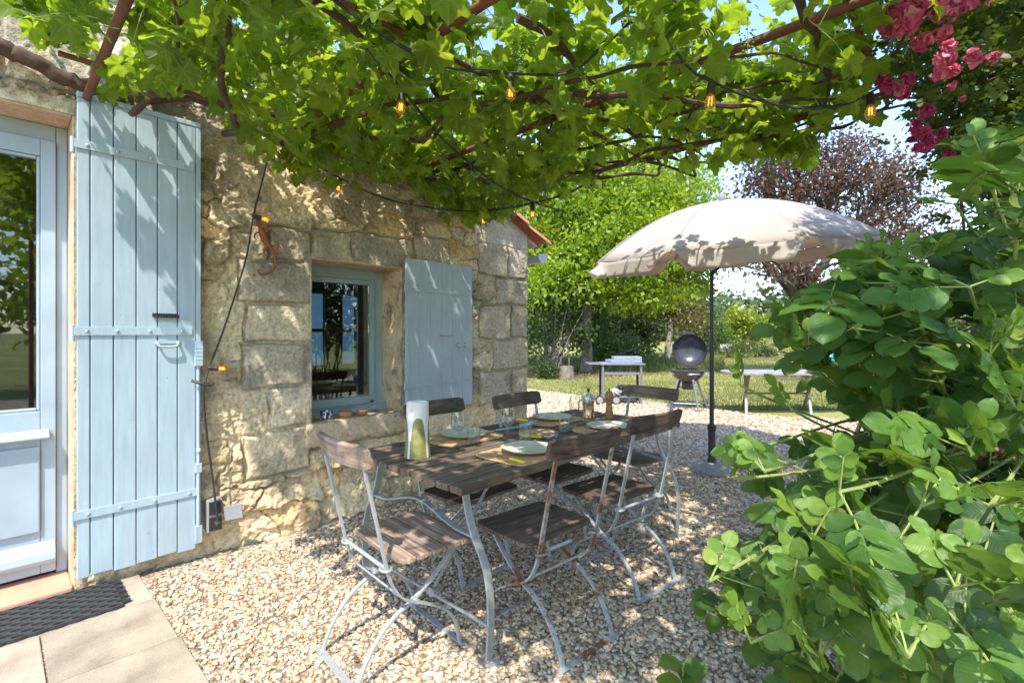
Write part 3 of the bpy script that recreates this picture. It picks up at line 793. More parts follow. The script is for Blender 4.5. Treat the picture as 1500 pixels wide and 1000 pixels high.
def house_parts():
    DY = 3.63
    # door surround: jamb + head of warm dressed stone, 0.22 m deep
    s = empty_part('door_surround', HOUSE)
    rough_box((.284, 3.404, -.05), (.31, DY + .12, 2.50), 'jamb_stone', M['peach'], s, seed=4, amp=.005)
    rough_box((-1.0, 3.402, 2.462), (.283, DY + .12, 2.492), 'head_stone', M['peach'], s, seed=6, amp=.004)
    slab_mesh((-1.0, 3.36, -.05), (.284, DY + .02, .052), 'threshold', M['tile'], HOUSE, .008)
    slab_mesh((-1.0, 3.375, -.06), (.30, 3.42, .030), 'threshold_kerb', M['dressed'], HOUSE, .006)
    # glazed door
    d = slab_mesh((.238, DY - .012, .055), (.283, DY + .05, 2.46), 'door', M['blue_door'], HOUSE, .004)
    d['label'] = 'pale blue glazed door'
    fr = MB(); fr.box((-1.0, DY - .012, 2.375), (.236, DY + .05, 2.46)); fr.build('door_frame', M['blue_door'], d, bevel=.004)
    lf = MB(); lf.box((.176, DY - .03, .075), (.2355, DY + .03, 2.373)); lf.box((-.9, DY - .03, 2.285), (.1755, DY + .03, 2.373)); lf.box((-.9, DY - .03, .075), (.1755, DY + .03, .935))
    lf.build('door_leaf', M['blue_door'], d, bevel=.004)
    be = MB(); be.box((.161, DY - .022, .938), (.1745, DY + .02, 2.283)); be.box((-.9, DY - .022, .937), (.160, DY + .02, .952)); be.box((-.9, DY - .022, 2.268), (.160, DY + .02, 2.283)); be.build('glazing_bead', M['blue_door'], d, bevel=.004)
    pn = MB(); pn.box((-.9, DY - .046, .30), (.172, DY - .031, .752)); pn.build('door_panel', M['blue_door'], d, bevel=.006)
    g = MB(); g.box((-.9, DY - .002, .953), (.160, DY + .004, 2.267)); g.build('glass_pane', M['pane'], d)
    prof = [(0, .84), (-.055, .815), (-.062, .80), (-.05, .79), (0, .785)]
    for z0, xr_, nm_ in ((0.0, .208, 'weather_bar'), (-.66, .232, 'drip_bar')):
        wb = MB(); V = [(xx, DY - .031 + yy * (1 if z0 == 0 else .8), .785 + (zz - .785) * (1 if z0 == 0 else 2.2) + z0) for xx in (-.9, xr_) for yy, zz in prof]
        wb.add(V, [(0, 1, 2, 3, 4), (9, 8, 7, 6, 5)] + [(i, i + 5, (i + 1) % 5 + 5, (i + 1) % 5) for i in range(5)])
        wb.build(nm_, M['blue_door'], d, bevel=.004)
    # tall boarded shutter folded back on the wall
    YS = 3.362
    XL, XR, ZB, ZT = PW(111, 500, YS)[0], PW(292, 500, YS)[0], .09, 2.555
    xb = [PW(u, 300, YS)[0] for u in (111, 131, 165, 198, 229, 258, 285)]
    m = MB()
    for i in range(6): m.box((xb[i] + .0022, YS - .032, ZB + .006 * math.sin(i * 2.1)), (xb[i + 1] - .0022, YS - .004, ZT - .003))
    sh = m.build('shutter', M['blue'], HOUSE, bevel=.0035); sh['label'] = 'tall boarded pale blue shutter beside the door'
    bk = MB(); bk.box((xb[0] + .004, YS - .012, ZB + .012), (XR - .004, YS + .004, ZT - .01)); bk.build('back_batten', M['groove'], sh)
    cap = MB(); cap.box((xb[0], YS - .036, ZT - .002), (XR, YS + .002, ZT + .028)); cap.build('top_cap', M['blue'], sh, bevel=.006)
    ed = MB(); ed.box((xb[6] + .001, YS - .034, ZB + .02), (XR, YS - .002, ZT - .004)); ed.build('edge_board', M['blue'], sh, bevel=.003)
    def strap(z, xe):
        b = MB(); b.box((xb[0] - .012, YS - .040, z - .022), (xe, YS - .0335, z + .022))
        for u in (.08, .32, .6, .9):
            b.lathe([(.009, 0), (.009, .003), (.004, .0065), (0, .007)], (xb[0] + (xe - xb[0]) * u, YS - .040, z), 10, np.array([[1, 0, 0], [0, 0, -1], [0, 1, 0]]))
        b.tube([(xb[0] - .015, YS - .03, z - .05), (xb[0] - .015, YS - .03, z + .03)], .011, 10)
        b.build('strap_hinge', M['blue'], sh, bevel=.002)
    strap(PW(200, 230, YS)[2] - .004, xb[6] - .01); strap(PW(200, 485, YS)[2], xb[6] - .02); strap(PW(200, 735, YS)[2], XR - .006)
    hd = MB(); hp = PW(243, 503, YS)
    hd.tube(bez([(hp[0] - .052, YS - .034, hp[2] + .008), (hp[0] - .046, YS - .055, hp[2] - .006), (hp[0] - .03, YS - .06, hp[2] - .016), (hp[0] + .03, YS - .06, hp[2] - .016), (hp[0] + .046, YS - .055, hp[2] - .006), (hp[0] + .052, YS - .034, hp[2] + .008)], 18), .0065, 8)
    hd.box((hp[0] - .06, YS - .038, hp[2] + .0), (hp[0] + .06, YS - .033, hp[2] + .018)); hd.build('shutter_handle', M['blue'], sh, smooth=True)
    rk = MB(); rp = PW(240, 466, YS)
    rk.box((rp[0] - .06, YS - .042, rp[2] + .006), (rp[0] + .06, YS - .033, rp[2] + .026))
    for i in range(9): rk.tube([(rp[0] - .054 + i * .0135, YS - .04, rp[2] + .010), (rp[0] - .054 + i * .0135, YS - .075, rp[2] + .002), (rp[0] - .054 + i * .0135, YS - .082, rp[2] + .016)], .0032, 6)
    rk.build('hook_rack', M['iron'], sh, smooth=True)
    rod = MB(); xr = XR - .016
    rod.tube([(xr, YS - .046, ZB + .05), (xr, YS - .046, 1.30)], .008, 10)
    rod.box((xr - .02, YS - .062, 1.155), (xr + .02, YS - .034, 1.30)); 
    for k in range(4): rod.box((xr - .0215, YS - .0635, 1.19 + k * .022), (xr + .0215, YS - .033, 1.198 + k * .022))
    rod.box((xr - .018, YS - .055, ZB + .03), (xr + .018, YS - .034, ZB + .13)); rod.lathe([(0, -.016), (.014, -.008), (.014, .008), (0, .016)], (xr, YS - .05, .66), 10); rod.box((xr - .017, YS - .054, .53), (xr + .017, YS - .034, .585))
    rod.build('bolt_rod', M['blue'], sh, bevel=.003)
    # kitchen window in its deep reveal
    WY = 3.70
    s = empty_part('window_surround', HOUSE)
    rough_box((2.286, 3.402, .68), (2.309, WY + .1, 1.91), 'jamb_stone', M['dressed'], s, seed=14)
    rough_box((1.524, 3.402, .68), (1.546, WY + .1, 1.91), 'jamb_stone', M['peach'], s, seed=24, amp=.004)
    rough_box((1.51, 3.402, 1.868), (2.31, WY + .1, 1.892), 'head_stone', M['peach'], s, seed=16, amp=.005)
    rough_box((1.50, 3.365, .55), (2.33, WY + .1, .712), 'window_sill', M['dressed'], HOUSE, seed=18, amp=.008)
    f = MB(); f.box((2.205, WY - .02, .715), (2.288, WY + .05, 1.87)); f.box((1.54, WY - .02, 1.782), (2.204, WY + .05, 1.87)); f.box((1.54, WY - .02, .715), (2.204, WY + .05, .765)); f.box((1.54, WY - .02, .766), (1.60, WY + .05, 1.781))
    w = f.build('window', M['green_blue'], HOUSE, bevel=.004)
    g = MB(); g.box((2.165, WY - .035, .79), (2.204, WY + .02, 1.78)); g.box((1.60, WY - .035, 1.742), (2.164, WY + .02, 1.78)); g.box((1.60, WY - .035, .768), (2.164, WY + .02, .83)); g.build('window_sash', M['green_blue'], w, bevel=.004)
    wl = MB(); wl.add([(1.545, WY - .10, .722), (2.284, WY - .10, .722), (2.284, WY - .022, .755), (1.545, WY - .022, .755), (1.545, WY - .10, .713), (2.284, WY - .10, .713), (2.284, WY - .022, .713), (1.545, WY - .022, .713)], [(0, 1, 2, 3), (7, 6, 5, 4), (0, 4, 5, 1), (1, 5, 6, 2), (2, 6, 7, 3), (3, 7, 4, 0)]); wl.build('window_ledge', M['green_blue'], w, bevel=.004)
    p = MB(); p.box((1.60, WY - .006, .831), (2.164, WY, 1.741)); p.build('glass_pane', M['pane'], w)
    # window shutter, folded back to the right
    piv = np.array([2.272, 3.315]); ang = rad(3.6); dv = np.array([math.cos(ang), math.sin(ang), 0]); nv = np.array([math.sin(ang), -math.cos(ang), 0]); uz = np.array([0, 0, 1.0])
    W = .742; z0, z1 = .70, 1.945
    def at(a, b, z): q = np.array([piv[0], piv[1], 0]) + dv * a + nv * b; return np.array([q[0], q[1], z])
    b = MB(); nb = 6
    for i in range(nb): b.obox(at(W * (i + .5) / nb, 0, (z0 + z1) / 2), dv, nv, uz, W / nb / 2 - .0006, .014, (z1 - z0) / 2 - .0004 * (i % 2))
    ws = b.build('shutter', M['blue_grey'], HOUSE, bevel=.0012, seg=1); ws['label'] = 'small grey-blue shutter beside the window'
    for z in (1.70, .925):
        st = MB(); st.obox(at(W * .47, .0175, z), dv, nv, uz, W * .485, .003, .019)
        for k in range(6): st.lathe([(.006, 0), (.006, .003), (0, .006)], at(W * (.06 + .165 * k), .0205, z), 8, np.stack([dv, uz, nv], 1))
        st.obox(at(-.012, .016, z), dv, nv, uz, .016, .008, .032); st.build('strap_hinge', M['blue_grey'], ws, bevel=.0015)
    hp = PW(650, 491, 3.35); a0 = (hp[0] - piv[0]) / math.cos(ang)
    h = MB(); h.tube(bez([at(a0 - .05, .014, hp[2]), at(a0 - .045, .04, hp[2]), at(a0 + .045, .04, hp[2]), at(a0 + .05, .014, hp[2])], 12), .006, 8)
    h.obox(at(a0, .016, hp[2]), dv, nv, uz, .062, .003, .013); h.build('shutter_handle', M['zinc'], ws, smooth=True)
    hp = PW(676, 505, 3.35); a0 = (hp[0] - piv[0]) / math.cos(ang)
    h = MB(); h.obox(at(a0 + .01, .024, hp[2]), dv, nv, uz, .085, .006, .009)
    for k in (-.05, .03): h.obox(at(a0 + k, .02, hp[2]), dv, nv, uz, .007, .012, .02)
    h.tube([at(a0 - .02, .03, hp[2] - .01), at(a0 - .015, .04, hp[2] - .07), at(a0 - .03, .045, hp[2] - .10)], .006, 8); h.build('bolt', M['zinc'], ws, smooth=True)
    # room behind the glass
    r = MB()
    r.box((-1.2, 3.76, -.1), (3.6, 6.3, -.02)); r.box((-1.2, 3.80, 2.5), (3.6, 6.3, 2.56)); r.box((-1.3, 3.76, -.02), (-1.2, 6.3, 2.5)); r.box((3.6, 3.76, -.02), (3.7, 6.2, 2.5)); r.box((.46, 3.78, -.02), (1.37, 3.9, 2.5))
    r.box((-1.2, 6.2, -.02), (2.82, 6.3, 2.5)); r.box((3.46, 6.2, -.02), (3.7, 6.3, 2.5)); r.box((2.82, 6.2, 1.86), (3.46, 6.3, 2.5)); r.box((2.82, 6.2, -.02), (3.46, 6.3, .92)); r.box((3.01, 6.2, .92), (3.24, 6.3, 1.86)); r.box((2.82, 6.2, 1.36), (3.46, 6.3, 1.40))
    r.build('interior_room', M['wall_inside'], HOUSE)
    cu = MB(); cu.box((2.80, 6.32, .90), (3.48, 6.325, 1.88)); cu.build('sky_tint_sheet', M['sky_tint_sheet'], HOUSE)  # sheet added behind the openings to turn the white sky pale blue
    tb = MB(); tb.box((1.9, 4.3, .70), (3.2, 5.0, .74))  # added table standing in for the outdoor table's reflection in the panes
    for xx in (1.95, 3.1):
        for yy in (4.35, 4.92): tb.box((xx, yy, -.02), (xx + .06, yy + .06, .698))
    tb.build('reflection_table', M['tablewood'], HOUSE, bevel=.004)
    # side and rear walls, roof, gutter
    sw = MB(); sw.box((XC - .1, 3.432, -.1), (XC - .004, 9.0, 2.33)); sw.build('side_wall', M['plaster'], HOUSE); sw = MB(); sw.box((-1.6, 3.6, -.1), (-1.31, 9, 3.3)); sw.build('far_side_wall', M['plaster'], HOUSE)
    sl = -.42; L = math.hypot(1, sl); ax = np.array([1, 0, sl]) / L; az = np.array([-sl, 0, 1]) / L; rf = MB()
    x0r, x1r = 1.2, 4.02
    for j in range(18):                                         # canal tiles: rows of half pipes running down the slope
        yc = 3.36 + j * .19
        for i in range(8):
            s0 = np.array([x0r + (x1r - x0r) * i / 8, yc, 0]); s0[2] = 2.36 + .42 * (XC - s0[0]) + .012 + .012 * ((i + 1) % 2)
            e0 = np.array([x0r + (x1r - x0r) * (i + 1.12) / 8, yc, 0]); e0[2] = 2.36 + .42 * (XC - e0[0]) + .012 + .012 * ((i + 1) % 2) + .004
            V = []; n = 8
            for c, rr in ((s0, .075), (e0, .092)):
                for dr in (0, -.014):
                    for k in range(n + 1):
                        a = math.pi * k / n; V.append(c + np.array([0, 1, 0]) * (rr + dr) * math.cos(a) + az * (rr + dr) * math.sin(a) * .75)
            q = n + 1; F = []
            for k in range(n):
                F += [(k, k + 1, 2 * q + k + 1, 2 * q + k), (q + k + 1, q + k, 3 * q + k, 3 * q + k + 1), (2 * q + k, 2 * q + k + 1, 3 * q + k + 1, 3 * q + k), (k + 1, k, q + k, q + k + 1)]
            rf.add(V, F)
    rfo = rf.build('roof', M['rooftile'], HOUSE, smooth=True)
    dk = MB(); dk.add([(1.2, 3.40, 2.36 + .42 * (XC - 1.2) - .012), (3.98, 3.40, 2.36 - .42 * .165 - .012), (3.98, 7, 2.36 - .42 * .165 - .012), (1.2, 7, 2.36 + .42 * (XC - 1.2) - .012)], [(0, 1, 2, 3)]); 
    dko = dk.build('roof_boarding', M['plaster'], rfo); md = dko.modifiers.new('solid', 'SOLIDIFY'); md.thickness = .03
    gt = MB(); gc = np.array([4.06, 3.40, 2.17]); rr = .075; V = []; n = 12
    for y in (3.38, 7.0):
        for r_ in (rr, rr - .006):
            for k in range(n + 1):
                a = math.pi + math.pi * k / n; V.append((gc[0] + r_ * math.cos(a), y, gc[2] + r_ * math.sin(a)))
    q = n + 1; F = []
    for k in range(n): F += [(k, k + 1, 2 * q + k + 1, 2 * q + k), (q + k + 1, q + k, 3 * q + k, 3 * q + k + 1)]
    F.append(tuple(range(q)))
    gt.add(V, F); gt.box((4.06 - rr, 3.376, 2.168), (4.06 + rr, 3.384, 2.185)); gt.build('gutter', M['zinc'], HOUSE, smooth=True)
def empty_part(name, parent):
    o = bpy.data.objects.new(name, None); COL.objects.link(o); o.parent = parent; o.empty_display_size = .1; return o
house_parts()

# ------------------------------------------------------------------ small things on and by the wall
def mat_and_small():
    # rubber mat: brickwork of oval holes
    m = MB(); x0, x1, y0, y1 = -.42, .485, 3.005, 3.352; cw, ch = .066, .0315; n = 10
    z0, z1 = .0205, .036
    ny = int((y1 - y0) / ch)
    for j in range(ny):
        off = (j % 2) * cw / 2
        for i in range(int((x1 - x0) / cw)):
            cx = x0 + off + (i + .5) * cw; cy = y0 + (j + .5) * ch
            if cx + cw / 2 > x1 + cw / 2: continue
            ins = []; out = []
            for k in range(n):
                a = 2 * math.pi * k / n; c, s_ = math.cos(a), math.sin(a)
                ins.append((cx + .023 * c, cy + .0092 * s_)); sc = 1 / max(abs(c), abs(s_)); out.append((cx + cw / 2 * c * sc, cy + ch / 2 * s_ * sc))
            V = [(x, y, z1 - .002 * (k % 2)) for k, (x, y) in enumerate(out)] + [(x, y, z1) for x, y in ins] + [(x, y, z0) for x, y in ins] + [(x, y, z0) for x, y in out]
            F = []
            for k in range(n):
                l = (k + 1) % n
                F += [(k, l, n + l, n + k), (n + k, n + l, 2 * n + l, 2 * n + k), (3 * n + k, 3 * n + l, l, k)]
            m.add(V, F)
    tag(m.build('doormat', M['mat']), 'dark grey rubber doormat with oval holes on the paving', 'doormat')
    # pots on the window sill
    def pot(u, v, prof, name, mat, label, cat):
        p = PW(u, v, 3.47); z = .716
        m = MB(); m.lathe(prof, (p[0], 3.47, z), 28); tag(m.build(name, mat, smooth=True), label, cat)
    pot(478, 605, [(.026, 0), (.036, .012), (.046, .05), (.048, .058), (.045, .058), (.04, .03), (.02, .01), (0, .009)], 'painted_bowl', M['bowl'], 'small dark blue bowl with white pattern on the window sill', 'bowl')
    pot(506, 603, [(.043, 0), (.053, .012), (.055, .03), (.05, .042), (.046, .042), (.048, .02), (.03, .008), (0, .007)], 'terracotta_dish', M['terracotta'], 'larger of the two terracotta dishes on the window sill', 'dish')
    pot(530, 601, [(.036, 0), (.043, .01), (.044, .024), (.040, .028), (.037, .028), (.038, .014), (.02, .007), (0, .006)], 'terracotta_dish', M['terracotta'], 'smaller, flatter terracotta dish on the window sill', 'dish')
    # rusted metal lizard
    YG = 3.352
    def g(u, v, dy=0): p = PW(u, v, YG); p[1] = YG + dy; return p
    body = bez([g(377, 322), g(381, 333), g(386, 345), g(392, 357), g(399, 366)], 16); L = MB()
    rr = [.008, .018, .021, .015, .012, .016, .021, .023, .023, .022, .020, .018, .016, .014, .012, .010, .009]
    L.tube(body, [rr[int(i * (len(rr) - 1) / (len(body) - 1))] for i in range(len(body))], 10)
    tail = bez([g(398, 364), g(403, 377), g(402, 391), g(393, 400), g(383, 402), g(378, 397), g(381, 395)], 24)
    L.tube(tail, [.012 - .0085 * i / (len(tail) - 1) for i in range(len(tail))], 8)
    for a, b_, c in (((383, 339), (374, 342), (372, 348)), ((385, 339), (392, 336), (399, 338)), ((396, 363), (388, 363), (386, 371)), ((398, 361), (405, 358), (410, 362))):
        L.tube(bez([g(*a), g(*b_, -.006), g(*c)], 8), .006, 7)
        e = g(*c)
        for k in range(4): L.tube([e, e + np.array([.018 * math.cos(k * .8 - 1.2), 0, -.018 * math.sin(k * .8 + .4)])], .0028, 5)
    lz = L.build('metal_lizard', M['gecko'], smooth=True); tag(lz, 'rust-orange metal lizard with curled tail hung on the stone wall', 'wall ornament')
    # outdoor socket
    p = PW(309, 750, 3.37); s = empty('outdoor_socket', (p[0], 3.37, p[2] - .1), 'grey outdoor socket with its flap open, low on the wall by the shutter', 'socket')
    b = MB(); b.box((p[0] - .035, 3.305, p[2] - .1), (p[0] + .045, 3.375, p[2] + .09)); b.build('socket_box', M['graybox'], s, bevel=.006)
    b = MB(); b.box((p[0] - .028, 3.2995, p[2] + .005), (p[0] + .038, 3.3045, p[2] + .08)); b.box((p[0] - .028, 3.2995, p[2] - .09), (p[0] + .038, 3.3045, p[2] - .012)); b.build('socket_face', M['black'], s)
    b = MB(); b.obox((p[0] + .095, 3.275, p[2] + .0), (.86, -.5, .12), (.5, .86, 0), (-.10, 0, 1), .05, .004, .045); b.build('flap', M['graybox'], s, bevel=.004)
    b = MB(); b.lathe([(.018, 0), (.02, .03), (.012, .045), (0, .046)], (p[0] + .01, 3.298, p[2] - .05), 12, np.array([[1, 0, 0], [0, 0, -1], [0, 1, 0]])); b.build('plug', M['black'], s, smooth=True)
    return p
SOCKET = mat_and_small()
#--PART3--
# ------------------------------------------------------------------ garden table
TZ = .73
def garden_table():
    X0, X1, Y0, Y1 = 1.285, 3.27, 1.48, 2.392
    t = empty('garden_table', ((X0 + X1) / 2, (Y0 + Y1) / 2, 0), 'long slatted dark wood garden table with curved grey metal legs, laid for a meal', 'table')
    n = 10; w = (Y1 - Y0) / n; m = MB(); r = random.Random(4)
    for i in range(n): m.box((X0 + r.uniform(-.003, .003), Y0 + w * i + .0085, TZ - .03 + r.uniform(-.0015, .0)), (X1 + r.uniform(-.003, .003), Y0 + w * (i + 1) - .0085, TZ - r.uniform(0, .002)))
    m.build('tabletop', M['tablewood'], t, bevel=.003)
    yc = (Y0 + Y1) / 2
    for x in (1.40, 3.14):
        b = MB(); b.box((x - .02, Y0 + .05, TZ - .052), (x + .02, Y1 - .05, TZ - .031)); b.build('crossbar', M['tablemetal'], t, bevel=.002)
        for s in (-1, 1):
            pr = [(.335, TZ - .033), (.345, .62), (.385, .51), (.455, .40), (.487, .29), (.492, .15), (.48, .0)]
            b = MB(); b.strip(bez([(x, yc + s * a, z) for a, z in pr], 24), (1, 0, 0), .034, .010)
            b.box((x - .03, yc + s * .485 - .04, .0), (x + .03, yc + s * .485 + .03, .010))
            b.lathe([(.010, 0), (.010, .004), (0, .008)], (x - .017, yc + s * .488, .145), 10, np.array([[0, 0, -1], [0, 1, 0], [1, 0, 0]]))
            b.build('leg', M['tablemetal'], t, smooth=True)
        b = MB(); b.strip(bez([(x, yc + s, z) for s, z in ((-.40, .49), (-.25, .50), (0, .56), (.25, .50), (.40, .49))], 16), (1, 0, 0), .028, .008); b.build('arch_tie', M['tablemetal'], t, smooth=True)
        b = MB(); b.tube([(x, yc - .487, .145), (x, yc + .487, .145)], .008, 8); b.lathe([(.022, -.008), (.022, .008)], (x, yc - .1, .15), 12, np.array([[0, 0, 1], [0, 1, 0], [1, 0, 0]])); b.build('stretcher', M['tablemetal'], t, smooth=True)
        dx = .55 if x < 2 else -.55
        b = MB(); b.tube([(x, yc - .1, .15), (x + dx, yc - .05, TZ - .035)], .008, 8); b.build('brace', M['tablemetal'], t, smooth=True)
garden_table()
for o_ in list(COL.objects):
    if o_.type == 'MESH': o_.color = (.22, 1, 1, 1)

# ------------------------------------------------------------------ folding chairs
CHAIRG = 'folding slatted chairs round the garden table'
def folding_chair():
    t = empty('folding_chair', (0, 0, 0), 'x', 'chair', CHAIRG)
    hw = .185
    m1 = [(-.33, .915), (-.27, .66), (-.217, .43), (-.19, .355), (-.145, .295), (-.085, .262), (-.01, .222), (.06, .172), (.108, .10), (.13, .0)]
    m2 = [(.13, .436), (.10, .41), (.025, .338), (-.085, .262), (-.15, .235), (-.215, .192), (-.27, .13), (-.31, .06), (-.33, .0)]
    for s in (-1, 1):
        b = MB(); y = s * hw
        b.strip(bez([(x, y, z) for x, z in m1], 40), (0, 1, 0), .021, .008)
        b.build('back_leg_frame', M['chairmetal'], t, smooth=True)
        b = MB(); y = s * (hw - .024)
        b.strip(bez([(x, y, z) for x, z in m2], 36), (0, 1, 0), .020, .008)
        b.lathe([(.012, -.018), (.012, .018)], (-.085, s * (hw - .012), .262), 10, np.array([[1, 0, 0], [0, 0, -1], [0, 1, 0]]))
        b.build('front_leg_frame', M['chairmetal'], t, smooth=True)
        b = MB(); n = 14
        b.tube([(-.217 + .020 * math.cos(a), y + .012 * s + .027 * math.sin(a), .432) for a in np.linspace(0, 2 * math.pi, n)], .0055, 6, False); b.build('ring', M['chairmetal'], t, smooth=True)
    b = MB(); b.tube([(-.217, -hw, .432), (-.217, hw, .432)], .008, 8); b.build('back_rod', M['chairmetal'], t, smooth=True)
    b = MB(); b.tube([(-.165, -hw, .315), (-.165, hw, .315)], .006, 8); b.build('lower_rod', M['chairmetal'], t, smooth=True)
    b = MB(); b.strip([(-.335, -hw - .012, .006), (-.335, hw + .012, .006)], (1, 0, 0), .030, .008); b.build('floor_rail', M['chairmetal'], t, bevel=.002)
    b = MB(); b.strip([(.135, -hw - .022, .005), (.135, hw + .022, .005)], (1, 0, 0), .026, .008); b.build('floor_rail', M['chairmetal'], t, bevel=.002)
    # seat of five slats running across, corners of the outer two cut round
    m = MB(); n = 5; x0, x1 = -.178, .182; w = (x1 - x0) / n; r = random.Random(3)
    for i in range(n):
        a, c = x0 + w * i + .0035, x0 + w * (i + 1) - .0035; hy = .222
        if i == n - 1: poly = [(a, -hy), (c - .03, -hy), (c - .006, -hy + .018), (c, -hy + .045), (c, hy - .045), (c - .006, hy - .018), (c - .03, hy), (a, hy)]
        elif i == 0: poly = [(a, -hy + .035), (a + .012, -hy + .012), (a + .035, -hy), (c, -hy), (c, hy), (a + .035, hy), (a + .012, hy - .012), (a, hy - .035)]
        else: poly = [(a, -hy), (c, -hy), (c, hy), (a, hy)]
        m.prism(poly, .444 + r.uniform(-.001, .001), .463 + r.uniform(-.0015, .0015))
    m.build('seat', M['seatwood'], t, bevel=.003)
    # curved back board
    V = []; N = 18
    for i in range(N + 1):
        u = -1 + 2 * i / N; y = u * .232; dx = .034 * (u * u) - .034
        rnd_ = .012 * max(0, (abs(u) - .86) / .14) ** 2
        for (dxx, z) in ((.0, .835 + rnd_), (-.022, .925 - rnd_), (-.001, .93 - rnd_), (.019, .84 + rnd_)): V.append((-.322 + dx + dxx + .012, y, z))
    F = [(i * 4 + k, i * 4 + (k + 1) % 4, (i + 1) * 4 + (k + 1) % 4, (i + 1) * 4 + k) for i in range(N) for k in range(4)] + [(3, 2, 1, 0), tuple(N * 4 + k for k in range(4))]
    b = MB(); b.add(V, F); b.build('backrest', M['seatwood'], t, bevel=.004)
    b = MB()
    for s in (-1, 1): b.lathe([(.009, 0), (.009, .003), (0, .006)], (-.345, s * hw, .88), 8, np.array([[0, 0, -1], [0, 1, 0], [1, 0, 0]]))
    return t
def place_chairs():
    proto = folding_chair()
    spec = [((1.275, 1.82), -4, 'grey-brown folding chair at the near end of the table, its back turned to the door', (.12, 2.3)),
            ((1.757, 1.515), 85, 'dark folding chair with rusty legs, nearest on the garden side of the table', (.86, .9)),
            ((2.43, 1.535), 83, 'dark folding chair with clean grey legs, second on the garden side of the table', (.25, .85)),
            ((3.17, 1.84), 178, 'folding chair with a warm brown backrest at the far end of the table', (.3, 1.5)),
            ((1.88, 2.10), -88, 'dark folding chair by the wall, its backrest just right of the cream and green jug', (.3, .8)),
            ((2.48, 1.985), -91, 'dark folding chair by the wall, its backrest in front of the corner quoins', (.4, .95))]
    for i, ((x, y), a, lab, (rust, tone)) in enumerate(spec):
        o = proto if i == 0 else copytree(proto)
        o.location = (x, y, 0.004); o.rotation_euler = (0, 0, rad(a)); o['label'] = lab
        for k in kids(o): k.color = (rust, tone, 1, 1)
place_chairs()

